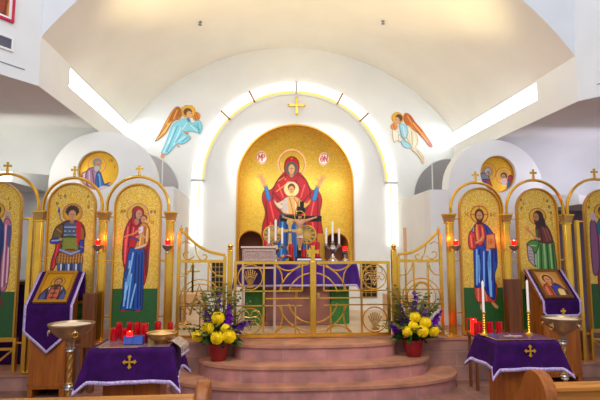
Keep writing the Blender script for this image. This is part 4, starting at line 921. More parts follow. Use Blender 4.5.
# ================================================================== ALTAR AND WHAT STANDS ON IT
AXX, AYF, AYB = .54, 6.68, 7.46; AT = 1.392; AHX = .82
altar = thing('altar_table', 'broad altar on a red stone pedestal behind the central gate', 'altar', (AXX, (AYF + AYB) / 2, ZP + .012))
MB().box(-.43, .47, -.30, .30, 0, .80).build('pedestal', M['redstone'], altar, bevel=.01)
MB().box(-.46, .50, -.33, .33, 0, .05).build('plinth', M['redstone'], altar, bevel=.008)
MB().box(-AHX + .01, AHX - .01, -.38, .38, .80, .872).build('tabletop', M['walnut'], altar, bevel=.008)
for s in (-1, 1): MB().box(min(s * .47, s * .74) + .02, max(s * .47, s * .74) + .02, -.22, .25, 0, .80).build('green_side_panel', M['greencloth'], altar, bevel=.01)
m = MB(); m.prism(cross_shape(.22, .16, .03, 1.6), -.312, -.302); m.v = [(a + .0, b, d + .36) for a, b, d in m.v]; m.build('gold_cross', M['goldframe'], altar, smooth=False)
def drape(a, b, hang, T, nx=64, ny=48, wav=.018, flare=.16, seed=0, hangf=None, tw=.035, corner=.95, power=1.0):
    """cloth over a rectangular top of half size a x b; returns the P(x,y) map, cloth grid and trim grid"""
    rg = np.random.default_rng(seed); ph = rg.uniform(0, 6.28, 6)
    def P(x, y):
        dx = max(abs(x) - a, 0); dy = max(abs(y) - b, 0); sx = 1 if x > 0 else -1; sy = 1 if y > 0 else -1
        bx, by = min(abs(x), a) * sx, min(abs(y), b) * sy; d = hypot(dx, dy)
        if d < 1e-6: return (bx, by, T)
        ux, uy = dx / d * sx, dy / d * sy
        both = min(dx, dy) / max(dx, dy, 1e-6)
        s_ = (bx if dy >= dx else by)
        wv = wav * min(d / .15, 1) * (sin(13 * s_ + ph[0]) * .6 + sin(29 * s_ + ph[1]) * .3)
        fl = .012 + flare * d * (.5 + 1.1 * both) + wv * (1 - .5 * both)
        return (bx + ux * fl, by + uy * fl, T - d * corner * (1 - .10 * both))
    return P
def cloth(name, label, loc, a, b, hx, hy, T, mats, tw=.035, nx=70, ny=56, group=None, emb=None, trimonly=True, cut=None, **kw):
    P = drape(a, b, 0, T, **kw); X, Y = a + hx, b + hy
    root = thing(name, label, 'tablecloth', loc, 0, group)
    # sample so that the table edges fall on grid lines
    def axis(h, d, n): return np.concatenate([np.linspace(-h - d, -h, n, False), np.linspace(-h, h, n * 2, False), np.linspace(h, h + d, n + 1)])
    xs, ys = axis(a, hx, nx // 4), axis(b, hy, ny // 4)
    m = MB(); m.grid([[P(x, y) for x in xs] for y in ys]); m.build('cloth', mats[0], root, recalc=False, solid=.004, ang=60)
    m = MB()
    def off(p, k=.0045):
        x, y, z = p; cx, cy = min(max(x, -a), a), min(max(y, -b), b); d = hypot(x - cx, y - cy) + 1e-6
        return (x + (x - cx) / d * k, y + (y - cy) / d * k, z - .0)
    ww = np.linspace(0, tw, 3)
    m.grid([[off(P(x, -Y + w)) for x in xs] for w in ww]); m.grid([[off(P(x, Y - w)) for x in xs] for w in ww])
    m.grid([[off(P(-X + w, y)) for y in ys] for w in ww]); m.grid([[off(P(X - w, y)) for y in ys] for w in ww])
    m.build('braid_trim', mats[1], root, recalc=False, solid=.003, ang=60)
    if emb:
        ex, ed, sz = emb; c = MB(); k = sz / 2; poly = []
        for q in range(4):                                   # cross with four leaf-like arms
            w = pi / 2 * q
            for r, da in ((.12, -.785), (.62, -.25), (.78, -.42), (1.0, 0), (.78, .42), (.62, .25)): poly.append((ex + k * r * cos(w + da), k * r * sin(w + da)))
        yy = -b - ed; v0 = P(ex, yy)
        c.prism([(x, z + v0[2]) for x, z in poly], v0[1] - .012, v0[1] - .006); c.build('gold_cross', M['gold_thread'], root, smooth=False)
    return root
cloth('altar_cloth', 'purple satin altar cloth behind the central gate', (AXX, (AYF + AYB) / 2, 0), AHX, .39, .36, .36, AT, (M['purple_s'], M['trim']), tw=.03, wav=.03, seed=3, flare=.1)
TY = 7.0                                       # most vessels stand along this line
def onaltar(name, label, cat, X, Y=TY, group=None): return thing(name, label, cat, (X, Y, AT + .002), 0, group)
def candelabra(label, X, Y, tops, h0):
    t = onaltar('candelabrum', label, 'candelabrum', X, Y, 'altar candelabra')
    m = MB(); m.lathe([(.075, 0), (.07, .015), (.035, .04), (.02, .08), (.014, .1), (.05, .14), (.06, .17), (.04, .21), (.014, .24), (.012, h0 - .02)], 18); m.build('stem', M['silver'], t)
    MB().tube([(-.10, 0, h0 - .05)] + [(-.10 + .2 * k / 10, 0, h0 - .05 - .05 * sin(pi * k / 10)) for k in range(1, 10)] + [(.10, 0, h0 - .05)], .012, 8).build('arms', M['silver'], t)
    for i, (dx, h) in enumerate(zip((-.095, 0, .095), tops)):
        zz = h0 - (.0 if i == 1 else .04)
        m = MB(); m.lathe([(.012, -.03), (.034, -.012), (.036, 0), (.02, .004), (.02, .03)], 14, (dx, 0, zz)); m.build('candle_cup', M['silver'], t)
        m = MB(); m.lathe([(.016, .0), (.016, h - zz), (.004, h - zz + .004), (.002, h - zz + .018)], 12, (dx, 0, zz + .006)); m.build('candle', M['wax'], t)
candelabra('silver three-candle candelabrum on the altar, left of the crucifix', .25, 6.93, (.47, .58, .47), .26)
candelabra('silver three-candle candelabrum at the right end of the altar', 1.09, 7.0, (.47, .56, .46), .26)
def fan(label, X, r, Y=7.26):
    t = onaltar('processional_fan', label, 'fan', X, Y, 'round gold fans on the altar'); zc = .39
    m = MB(); m.lathe([(.06, 0), (.055, .012), (.012, .03), (.01, zc - r)], 12); m.build('pole', M['brass_d'], t)
    m = MB(); v = m.lathe([(.001, -.012), (r, -.01), (r, .01), (.001, .012)], 28); m.v = [(x, z, y + zc) for x, y, z in m.v]; m.build('disc', M['brass_d'], t)
    MB().tube([(r * .97 * cos(a), -.012, zc + r * .97 * sin(a)) for a in np.linspace(0, 2 * pi, 29)[:-1]], .012, 6, True).build('rim', M['brass'], t)
    for k in range(10):
        a = 2 * pi * k / 10; MB().ball((r * .74 * cos(a), -.014, zc + r * .74 * sin(a)), .021, 8, .8).build('boss', M['silver'], t)
    MB().tube([(r * .48 * cos(a), -.014, zc + r * .48 * sin(a)) for a in np.linspace(0, 2 * pi, 21)[:-1]], .01, 6, True).build('inner_ring', M['brass'], t)
fan('round gold fan with studded rim behind the left candelabrum', .215, .135); fan('round gold fan with studded rim right of the crucifix', .735, .138)
t = onaltar('altar_cross', 'ornate gold standing cross left of the crucifix', 'cross', .46, 6.98)
m = MB(); m.lathe([(.06, 0), (.055, .015), (.02, .04), (.014, .1), (.028, .13), (.014, .16)], 14); m.build('foot', M['brass_d'], t)
m = MB(); m.prism([(x, z + .15) for x, z in cross_shape(.42, .27, .032, 1.9)], -.012, .012); m.build('cross_body', M['brass_d'], t, smooth=False)
for dx, z in ((0, .18), (0, .56), (-.14, .425), (.14, .425)):
    m = MB(); m.lathe([(.001, -.014), (.048, -.012), (.048, .012), (.001, .014)], 16); m.v = [(x + dx, z_, y + z) for x, y, z_ in m.v]; q = m.build('medallion', M['brass_d'], t)
MB().ball((0, -.014, .425), .034, 10, .6).build('boss', M['silver'], t)
# crucifix
t = onaltar('crucifix', 'large altar crucifix of black wood with carved outstretched figure', 'crucifix', .61, 7.09)
MB().box(-.016 - .02, .016 + .02, .0, .03, .02, .80).build('upright_beam', M['black'], t)
MB().box(-.29, .33, -.002, .026, .575, .662).build('cross_beam', M['black'], t)
m = MB(); m.frustum(0, .01, 0, .05, .1, .07, .07, .05); m.build('base', M['walnut'], t, bevel=.005)
body = thing  # the carved figure is one skinned surface
def skinned(name, verts, edges, radii, material, parent, level=2, root=0):
    me = bpy.data.meshes.new(name); me.from_pydata(verts, edges, []); o = bpy.data.objects.new(name, me); COL.objects.link(o); o.parent = parent
    md = o.modifiers.new('skin', 'SKIN'); me.skin_vertices.new() if not me.skin_vertices else None
    for i, r in enumerate(radii): me.skin_vertices[0].data[i].radius = (r, r)
    me.skin_vertices[0].data[root].use_root = True
    s = o.modifiers.new('sub', 'SUBSURF'); s.levels = level; s.render_levels = level; me.materials.append(material); return o
sk_v = [(0, -.03, .40), (0, -.032, .46), (0, -.035, .53), (0, -.035, .585), (0, -.045, .605), (0, -.06, .635), (0, -.062, .665),
        (-.055, -.03, .575), (-.14, -.025, .60), (-.235, -.02, .635), (-.262, -.02, .645), (.055, -.03, .575), (.14, -.025, .60), (.235, -.02, .635), (.262, -.02, .645),
        (-.026, -.034, .385), (-.022, -.045, .29), (-.01, -.03, .18), (-.006, -.05, .145), (.026, -.034, .385), (.022, -.045, .29), (.010, -.03, .18), (.006, -.05, .145)]
sk_e = [(0, 1), (1, 2), (2, 3), (3, 4), (4, 5), (5, 6), (3, 7), (7, 8), (8, 9), (9, 10), (3, 11), (11, 12), (12, 13), (13, 14), (0, 15), (15, 16), (16, 17), (17, 18), (0, 19), (19, 20), (20, 21), (21, 22)]
sk_r = [.04, .036, .045, .04, .018, .028, .026, .026, .019, .013, .014, .026, .019, .013, .014, .03, .02, .013, .012, .03, .02, .013, .012]
skinned('carved_figure', sk_v, sk_e, [r * 1.2 for r in sk_r], M['flesh'], t)
m = MB(); m.lathe([(.052, -.04), (.05, 0), (.044, .05), (.046, .06)], 16, (0, -.032, .375)); m.build('loincloth', M['wax'], t)
m = MB(); m.lathe([(.03, .0), (.034, .015), (.024, .03), (.012, .034)], 12, (0, -.056, .648)); m.build('hair', M['walnut'], t)
m = MB(); m.tube([(.075 * cos(a), -.02, .655 + .075 * sin(a)) for a in np.linspace(0, 2 * pi, 25)[:-1]], .009, 6, True); m.build('halo', M['brass'], t)
# sanctuary lamp on a pole behind the crucifix
t = thing('standing_lamp', 'small dark lamp with red flame on a pole above the crucifix', 'lamp', (.675, 7.42, 2.122))
m = MB(); m.lathe([(.01, -.03), (.05, 0), (.055, .05), (.04, .08), (.03, .09)], 14); m.build('body', M['black'], t)
MB().box(-.03, .03, -.03, .03, .09, .18).build('chimney', M['black'], t)
m = MB(); m.lathe([(.02, -.06), (.035, -.03), (.03, -.015)], 12); m.build('red_glass', M['redglow'], t)
MB().tube([(0, 0, -.7), (0, 0, -.03)], .012, 8).build('pole', M['black'], t); m = MB(); m.lathe([(.06, -.728), (.055, -.715), (.015, -.70)], 14); m.build('foot', M['black'], t)
def altar_cup(label, X, Y, h=.13, r=.036):
    t = onaltar('red_votive_cup', label, 'votive candle', X, Y, 'red cups on the altar')
    m = MB(); m.lathe([(r * .8, 0), (r, .01), (r, h), (r * .86, h), (r * .84, h * .75), (.001, h * .75)], 16); m.build('glass', M['redglass'], t)
    m = MB(); m.lathe([(.001, h * .76), (.008, h * .82), (.001, h * .98)], 8); m.build('flame', M['flame'], t)
altar_cup('red votive cup left of the crucifix on the altar', .47, 6.86, .24); altar_cup('red votive cup in front of the crucifix foot', .66, 6.95, .17); altar_cup('red votive cup right of the crucifix on the altar', .86, 6.95, .27)
t = onaltar('gospel_book', 'purple-bound gospel book lying on the altar front', 'book', .715, 6.80)
MB().box(-.18, .18, -.09, .09, 0, .012).build('lower_cover', M['purple'], t); MB().box(-.17, .172, -.085, .085, .012, .04).build('pages', M['wax'], t); MB().box(-.18, .18, -.09, .09, .04, .052).build('upper_cover', M['purple'], t); MB().box(-.184, -.172, -.09, .09, 0, .052).build('spine', M['purple'], t)
t = onaltar('folded_vestment', 'folded red and gold cloth on the altar beside the silver chest', 'cloth', .385, 6.77)
m = MB(); m.grid([[(x, y, .015 + .07 * (1 - (x / .11) ** 2) * (.6 + .4 * cos(9 * x + 14 * y))) for x in np.linspace(-.105, .105, 16)] for y in np.linspace(-.07, .07, 10)]); m.build('red_fold', M['redglass'], t, solid=.012, recalc=False)
m = MB(); m.grid([[(x, y, .022 + .07 * (1 - (x / .11) ** 2) * (.6 + .4 * cos(9 * x + 14 * y))) for x in np.linspace(-.06, -.02, 6)] for y in np.linspace(-.072, .072, 10)]); m.grid([[(x, y, .022 + .07 * (1 - (x / .11) ** 2) * (.6 + .4 * cos(9 * x + 14 * y))) for x in np.linspace(.03, .07, 6)] for y in np.linspace(-.072, .072, 10)]); m.build('gold_bands', M['gold_thread'], t, solid=.012, recalc=False)
t = onaltar('silver_lamp', 'small silver lamp with red glass at the far right of the altar', 'lamp', 1.28, 7.05)
m = MB(); m.lathe([(.05, 0), (.045, .012), (.014, .04), (.012, .09), (.04, .12), (.044, .15)], 14); m.build('foot', M['silver'], t)
m = MB(); m.lathe([(.03, .15), (.036, .17), (.03, .21), (.02, .21), (.02, .18), (.001, .17)], 14); m.build('glass', M['redglow'], t)
t = thing('gold_pillar', 'narrow gold standing panel behind the right end of the crucifix', 'panel', (.94, 7.2, AT + .002))
MB().box(-.055, .055, -.02, .02, .02, .40).build('panel', M['goldframe'], t, bevel=.004); MB().box(-.065, .065, -.04, .04, 0, .02).build('foot', M['goldframe'], t)
# silver filigree chest on a slender stand before the altar
t = thing('silver_chest', 'pale silver filigree chest on a slender four-legged stand before the altar', 'chest', (.015, 6.34, ZP + .012))
MB().box(-.215, .215, -.13, .13, .885, 1.06).build('chest_body', M['filigree'], t, bevel=.005)
MB().box(-.235, .235, -.15, .15, 1.06, 1.085).build('lid', M['silverw'], t, bevel=.005)
m = MB(); m.tube([(-.19, -.134, .91), (.19, -.134, .91), (.19, -.134, 1.035), (-.19, -.134, 1.035)], .009, 4, True); m.build('front_moulding', M['silverw'], t)
for x in (-.205, .205):
    for y in (-.12, .12): MB().box(x - .011, x + .011, y - .011, y + .011, 0, .885).build('leg', M['silverw'], t)
for y in (-.12, .12): MB().box(-.2, .2, y - .008, y + .008, .80, .82).build('rail', M['silverw'], t)
# ================================================================== BEHIND THE GATES
def grille(label, x0, x1, z0, z1):
    t = thing('lattice_grille', label, 'grille', ((x0 + x1) / 2, YB, z0), 0, 'lattice grilles in the back wall'); w = (x1 - x0) / 2; h = z1 - z0
    MB().box(-w, w, -.012, .004, 0, h).build('dark_opening', M['black'], t)
    n = max(3, int(w * 2 / .075)); k = int(h / .075)
    m = MB()
    for i in range(n + 1): m.tube([(-w + 2 * w * i / n, -.02, 0), (-w + 2 * w * i / n, -.02, h)], .009, 4)
    for i in range(k + 1): m.tube([(-w, -.026, h * i / k), (w, -.026, h * i / k)], .009, 4)
    m.build('lattice', M['brass_d'], t)
grille('black and gold lattice grille left of the altar, low on the back wall', -.785, -.59, .755, 1.345); grille('black and gold lattice grille right of the altar, low on the back wall', 1.79, 2.08, .735, 1.34)
def bench(label, x0, x1, Y, z1):
    t = thing('pale_bench', label, 'bench', ((x0 + x1) / 2, Y, ZP + .012), 0, 'pale benches behind the side gates'); w = (x1 - x0) / 2; z = z1 - ZP - .012
    MB().box(-w, w, -.2, .2, z - .13, z).build('seat_box', M['oakp'], t, bevel=.006)
    for s in (-1, 1): MB().box(min(s * w, s * (w - .03)), max(s * w, s * (w - .03)), -.19, .19, 0, z - .13).build('side_panel', M['oakp'], t)
    MB().box(-w + .03, w - .03, -.14, -.12, .0, z - .13).build('front_panel', M['oakpale'], t)
M['oakp'] = wood('pale_oak', (206, 160, 110), (226, 184, 138)); M['oakpale'] = mat('beige_panel', (226, 204, 176), .6)
bench('pale wooden bench seen through the left side gate', -1.12, -.78, 7.5, .90); bench('pale wooden bench seen through the right side gate', 2.0, 2.38, 7.5, .86)
def wallpost(label, X, Y, z0, z1):
    t = thing('candle_stand', label, 'stand', (X, Y, ZP + .012), 0, 'standing torches behind the side gates')
    m = MB(); m.lathe([(.09, 0), (.085, .02), (.02, .05), (.014, z0 - ZP)], 12); m.build('stand', M['brass_d'], t); MB().tube([(0, 0, z0 - ZP), (0, 0, z1 - ZP)], .024, 8).build('candle', M['oakp'], t)
wallpost('slim wooden torch standing behind the left side gate', -1.02, 7.0, 1.42, 1.86); wallpost('slim wooden torch standing behind the right side gate', 2.24, 7.2, 1.25, 1.88)
# ================================================================== ICON STANDS AT THE SIDES
def small_icon_paint(p, kind):
    p.X = p.X; 
    if kind == 'bishop':
        p.ring(0, -4.4, 5.0, .35, (150, 90, 50)); p.poly([(-7, 12), (-6.5, 3), (-3, -1), (3, -1), (6.5, 3), (7, 12)], (196, 184, 170), edge=(70, 50, 50)); p.poly([(-9, 12), (-8.6, 6), (-5.4, 2), (-5, 12)], (90, 96, 150), edge=(50, 40, 70)); p.poly([(9, 12), (8.6, 6), (5.4, 2), (5, 12)], (90, 96, 150), edge=(50, 40, 70))
        p.poly([(-3, 0), (3, 0), (3.4, 12), (-3.4, 12)], (196, 110, 70), edge=(90, 40, 40))
        for y in (2, 6, 10): p.line([(-2, y), (2, y)], .5, (70, 40, 60)); p.line([(0, y - 1.6), (0, y + 1.6)], .4, (70, 40, 60))
        p.line([(-6, 4), (-4, 12)], .5, (60, 50, 60)); p.line([(6, 4), (4, 12)], .5, (60, 50, 60))
        p.ell(0, -4.8, 3.1, 3.6, (70, 46, 34)); p.face(0, -4.2, 2.4, 3.2, (190, 140, 96)); p.poly([(-2.2, -2.6), (0, -2), (2.2, -2.6), (1.6, .8), (0, 1.8), (-1.6, .8)], (84, 60, 48))
    else:
        p.C[:] = lin((206, 150, 84)); p.G[:] = .3; p.ring(-1, -4.6, 5.4, .4, (226, 190, 110))
        p.poly([(-9, 13), (-8, 4), (-4, 0), (2, -1), (7, 3), (9, 13)], (196, 104, 66), edge=(110, 50, 30)); p.poly([(0, 1), (6, 2), (9, 8), (9, 13), (1, 13), (-1, 6)], (66, 84, 160), edge=(30, 40, 90)); p.poly([(3, 5), (8, 6), (7, 13), (2, 12)], (236, 200, 140), edge=(120, 80, 40))
        p.folds([[(-6, 4), (-6, 13)], [(-3, 2), (-3, 13)]], (230, 150, 110), (110, 50, 30), .4)
        p.ell(-1, -4.8, 4.0, 4.6, (84, 54, 60)); p.face(-1, -4.2, 2.8, 3.8, (216, 156, 106)); p.ell(-1, .6, 1.6, 1.6, (206, 150, 100))
    return p
def icon_stand(side, label, X, Y, w, drop, point, ic_label, kind, frame_mat, cl_label, iw, bodyw):
    """wooden stand with a sloping top, its purple cloth and the icon lying on it"""
    t = thing('icon_stand', label, 'stand', (X, Y, 0), 0, 'icon stands')
    zf, zb, dp = .955, 1.265, .30
    b = bodyw / 2
    prof = [(.0, .09), (dp, .09), (dp, zb), (.0, zf)]
    m = MB(); m.prism(prof, -b, b, 'YZ'); m.build('body', M['oak'], t, bevel=.006, smooth=False)
    sl = (zb - zf) / dp
    m = MB(); m.prism([(-.015, zf - .018), (dp + .02, zf - .018 + sl * (dp + .035)), (dp + .02, zf + .002 + sl * (dp + .035)), (-.015, zf + .002)], -b - .03, b + .03, 'YZ'); m.build('sloping_top', M['oak'], t, smooth=False)
    for sx in (-1, 1): MB().box(min(sx * b, sx * (b - .05)), max(sx * b, sx * (b - .05)), 0.0, dp, 0, .09).build('foot', M['oak'], t, bevel=.004)
    MB().box(-b - .004, b + .004, -.006, .004, .12, .15).build('front_moulding', M['oak'], t)
    # cloth path: s measured from the lower front edge of the top; s>0 up the slope, s<0 down the front
    L = hypot(dp + .03, sl * (dp + .03)); c = thing('stand_cloth', cl_label, 'cloth', (X, Y, 0), 0, 'purple cloths on the icon stands')
    def P(x, s, off=.006):
        if s >= 0:
            f = min(s, L) / L; e = max(s - L, 0); nrm = hypot(1, sl)
            return (x, -.02 + f * (dp + .03) - off * sl / nrm, zf + .004 + f * sl * (dp + .03) + off / nrm) if e == 0 else (x, dp + .015 + off, zb + .012 - e)
        return (x, -.024 - off - .006 * sin(x * 23) * min(-s / .2, 1), zf + .004 + s)
    def low(x):
        u = abs(x) / (w / 2)
        if point: return -(.27 + (drop - .27) * (1 - u))
        return -(drop if u < .80 else drop - .06 * (u - .80) / .20)
    xs = np.linspace(-w / 2, w / 2, 41)
    def sheet(mb, x0, x1, s_of, n, off): mb.grid([[P(x, s_of(x, k / n), off) for x in np.linspace(x0, x1, 41)] for k in range(n + 1)])
    m = MB(); sheet(m, -w / 2, w / 2, lambda x, k: low(x) * (1 - k), 14, .006); sheet(m, -w / 2, w / 2, lambda x, k: (L) * k, 10, .006); m.grid([[P(x, L + .30 * k / 4) if k else P(x, L) for x in xs] for k in range(5)])
    m.build('cloth', M['purple'], c, solid=.004, ang=60, recalc=False)
    m = MB(); tw = .028
    sheet(m, -w / 2, w / 2, lambda x, k: low(x) + tw * 1.15 * (1 if not point else 1.15) * k, 2, .010)
    for sx in (-1, 1):
        x0, x1 = (sx * w / 2, sx * (w / 2 - tw))
        m.grid([[P(x, low(x) * (1 - k / 12), .010) for x in (x0, x1)] for k in range(13)]); m.grid([[P(x, L * k / 10, .010) for x in (x0, x1)] for k in range(11)])
    m.build('braid_trim', M['trim'], c, solid=.002, ang=60, recalc=False)
    if not point:
        q = MB(); q.prism(cross_shape(.07, .06, .014, 1.9), -.046, -.04); q.v = [(a, b_, d + zf - drop + .035) for a, b_, d in q.v]; q.build('gold_cross', M['gold_thread'], c, smooth=False)
    # icon lying on the slope
    ang = math.atan(sl); ih = L * .93
    r = thing('framed_icon', ic_label, 'icon', (X + (0.005 if point else -.02), Y - .008, zf + .022)); r.rotation_euler = (ang, 0, 0); r['group'] = 'icons lying on the stands'
    hw = iw / 2; fr = .034
    m = MB(); m.box(-hw, hw, 0, fr, .004, .032); m.box(-hw, hw, ih - fr, ih, .004, .032); m.box(-hw, -hw + fr, fr, ih - fr, .004, .032); m.box(hw - fr, hw, fr, ih - fr, .004, .032); m.build('frame', frame_mat, r, smooth=False)
    q = MB(); e = fr; q.tube([(-hw + e, e, .03), (hw - e, e, .03), (hw - e, ih - e, .03), (-hw + e, ih - e, .03)], .005, 4, True); q.build('gilt_slip', M['brass'], r)
    nx = 60; X_, Y_ = np.meshgrid(np.linspace(-hw + fr, hw - fr, nx), np.linspace(fr, ih - fr, nx))
    p = small_icon_paint(Paint(X_ / (hw - fr) * 9.5, 12.5 - (Y_ - fr) / (ih - 2 * fr) * 25, (224, 168, 40), .08), kind)
    p.X = None
    paint_mesh('painting', np.stack([X_, Y_, np.full(X_.shape, .018)], -1), p, np.ones((nx - 1, nx - 1), bool), M['paint'], r)
    return t
icon_stand('L', 'honey oak stand on the left under the purple cloth ending in a point', -2.215, 5.44, .50, .50, True, 'gold framed icon of a bearded bishop lying on the left stand', 'bishop', M['goldframe'], 'purple cloth with a pointed end hanging down the left stand', .345, .37)
icon_stand('R', 'honey oak stand on the right under the purple cloth with a gold cross', 3.535, 5.43, .48, .185, False, 'dark framed icon of a half figure in blue lying on the right stand', 'half', M['brownframe'], 'short purple cloth with straight hem hanging over the right stand', .35, .44)
# brown wooden stands next to the columns
def tall_stand(label, X, Y, z0, z1, w):
    t = thing('wooden_stand', label, 'stand', (X, Y, z0), 0, 'narrow brown stands'); h = z1 - z0
    MB().box(-w / 2, w / 2, -.05, .05, h * .45, h).build('top_panel', M['walnut'], t, bevel=.006)
    for s in (-1, 1): MB().box(s * w * .42 - .016, s * w * .42 + .016, -.045, .045, 0, h * .45).build('leg', M['walnut'], t)
    MB().box(-w * .4, w * .4, -.04, .04, h * .2, h * .24).build('shelf', M['walnut'], t)
tall_stand('narrow brown wooden stand between the book-holding man icon and the right stand', 3.06, 5.63, 0, 1.20, .17)
tall_stand('narrow brown wooden stand left of the woman icon, behind the left bowl', -1.86, 5.62, 0, 1.07, .13)
# ================================================================== TABLES
def wood_table(label, X, Y, w, d, h):
    t = thing('tetrapod_table', label, 'table', (X, Y, 0), 0, 'cloth-covered offering tables')
    MB().box(-w / 2, w / 2, -d / 2, d / 2, h - .03, h).build('tabletop', M['oak'], t, bevel=.004)
    b = w * .36
    MB().box(-b, b, -d * .36, d * .36, .06, h - .03).build('cabinet', M['oak'], t, bevel=.006)
    MB().box(-b - .02, b + .02, -d * .4, d * .4, 0, .06).build('plinth', M['oak'], t, bevel=.006)
    MB().box(-.012, .012, -d * .36 - .008, -d * .36, .06, h - .05).build('centre_stile', M['oak'], t)
    return t
LT = (-.962, 4.07, .60, .40, .795); RT = (2.22, 4.07, .52, .36, .795)
wood_table('oak table under the purple cloth at left, carrying red candles and a brass bowl', *LT)
wood_table('oak table under the purple cloth at right, carrying two white candles', *RT)
cloth('table_cloth', 'purple cloth with lilac braid on the left table, gold cross in front', (LT[0], LT[1], 0), .30, .20, .26, .27, LT[4] + .006, (M['purple'], M['trim']), tw=.03, seed=1, wav=.02, flare=.2, emb=(.0, .10, .105), group='purple table cloths')
cloth('table_cloth', 'purple cloth with lilac braid on the right table, gold cross in front', (RT[0], RT[1], 0), .26, .18, .24, .245, RT[4] + .006, (M['purple'], M['trim']), tw=.03, seed=5, wav=.022, flare=.2, emb=(.015, .08, .10), group='purple table cloths')
ZT = LT[4] + .011
t = thing('grey_runner', 'greyish woven runner lying over the left table top', 'cloth', (LT[0], LT[1], ZT))
MB().box(-.265, .285, -.19, .19, 0, .004).build('runner', M['cover'], t)
MB().box(-.24, .05, -.196, -.191, 0, .0055).build('gold_edge', M['gold_thread'], t)
t = thing('patterned_cloth', 'small grey patterned cloth hanging over the right corner of the left table', 'cloth', (LT[0] + .285, LT[1] - .05, ZT + .006))
m = MB(); m.grid([[(.0 + u * .03 + .085 * min(v / .5, 1) ** 1.2, (u - .5) * .20 + .02 * v, .012 + .02 * (1 - v) - max(v - .15, 0) * .13) for u in np.linspace(0, 1, 10)] for v in np.linspace(-.2, 1, 12)]); m.build('cloth', M['brocade'], t, solid=.005, recalc=False, ang=60)
m = MB(); m.grid([[(.0 + u * .03 + .085 * min(v / .5, 1) ** 1.2 + .004, (u - .5) * .20 + .02 * v, .016 + .02 * (1 - v) - max(v - .15, 0) * .13) for u in np.linspace(0, 1, 10)] for v in (.86, 1.0)]); m.build('braid_trim', M['trim'], t, solid=.003, recalc=False)
# flat glass cover and gold border lines on the right table
t = thing('table_cover', 'dark glossy cover with gold edge lines on the right table top', 'cover', (RT[0], RT[1], ZT))
MB().box(-.255, .255, -.17, .17, 0, .004).build('sheet', M['coverp'] if 'coverp' in M else mat('purple_glossy_cover', (86, 48, 92), .2, var=.15), t)
m = MB()
for a in ((-.25, -.25, -.17, .17), (.243, .25, -.17, .17)): pass
m.box(-.255, -.244, -.17, .17, 0, .0055); m.box(-.244, .255, -.17, -.162, 0, .0055); m.build('gold_edge', M['gold_thread'], t)
m = MB(); m.box(-.10, .06, -.02, .03, .004, .0065); m.box(-.03, -.01, -.06, .07, .004, .0064); m.build('embroidered_cross', M['brocade'], t)
# red votive candles
def votive(label, X, Y, z, r=.026, h=.10, lit=False, group='red candles on the left table'):
    t = thing('votive_candle', label, 'candle', (X, Y, z), 0, group)
    m = MB(); m.lathe([(r * .86, 0), (r, .006), (r, h * .94), (r * .97, h), (r * .86, h), (r * .84, h * .72), (.001, h * .70)], 18); m.build('glass', M['redglow'] if lit else M['redglass'], t)
    m = MB(); m.lathe([(.001, 0), (r * .82, 0), (r * .82, h * .70), (.001, h * .71)], 14, (0, 0, .004)); m.build('wax', M['redglass'] if not lit else M['wax'], t)
    if lit: m = MB(); m.lathe([(.001, h * .72), (.007, h * .80), (.005, h * .9), (.001, h * 1.02)], 8); m.build('flame', M['flame'], t)
    else: MB().tube([(0, 0, h * .7), (.001, 0, h * .78)], .0015, 4).build('wick', M['black'], t)
zt = ZT + .0045
votive('leftmost red candle glass of the front row on the left table', -1.17, 4.14, zt, .027, .108)
votive('second red candle glass of the front row from the left, left table', -1.085, 4.14, zt, .025, .10)
votive('tall red candle glass behind the left blue box on the left table', -.985, 4.15, zt, .027, .145)
votive('tall red candle glass behind the right blue box on the left table', -.915, 4.10, zt, .030, .145)
votive('leftmost red candle glass of the back row on the left table', -1.155, 4.235, zt, .024, .135)
votive('red candle glass in the back row, second from left on the left table', -1.07, 4.235, zt, .024, .135)
votive('red candle glass in the back row directly left of the brass bowl', -.835, 4.225, zt, .026, .14)
votive('red candle glass half hidden behind the brass bowl', -.735, 4.245, zt, .020, .13)
votive('small lit red candle standing in the left blue box', -1.01, 4.005, zt + .012, .022, .085, True)
def blue_box(label, X, Y):
    t = thing('blue_box', label, 'box', (X, Y, zt), 0, 'blue card boxes'); a = .036; h = .062
    m = MB(); m.box(-a, a, -a, -a + .004, 0, h); m.build('front_panel', M['blue'], t); MB().box(-a, a, a - .004, a, 0, h).build('back_panel', M['blue'], t)
    for s in (-1, 1): MB().box(min(s * a, s * (a - .004)), max(s * a, s * (a - .004)), -a + .004, a - .004, 0, h).build('side_panel', M['blue'], t)
    MB().box(-a, a, -a, a, 0, .004).build('bottom', M['blue'], t)
blue_box('open blue card box holding a small lit candle, left one of the pair', -1.01, 4.005); blue_box('open blue card box right of the lit candle, nearest the brass bowl', -.935, 3.995)
t = thing('brass_bowl', 'wide brass bowl with sand on the right of the left table', 'bowl', (-.765, 4.03, zt))
m = MB(); m.lathe([(.052, 0), (.056, .008), (.05, .014), (.085, .028), (.108, .055), (.112, .075), (.122, .08), (.118, .084), (.106, .078), (.10, .06), (.001, .055)], 30); m.build('bowl', M['brass_d'], t)
m = MB(); m.lathe([(.104, .066), (.05, .07), (.001, .072)], 24); m.build('sand', M['marble'], t)
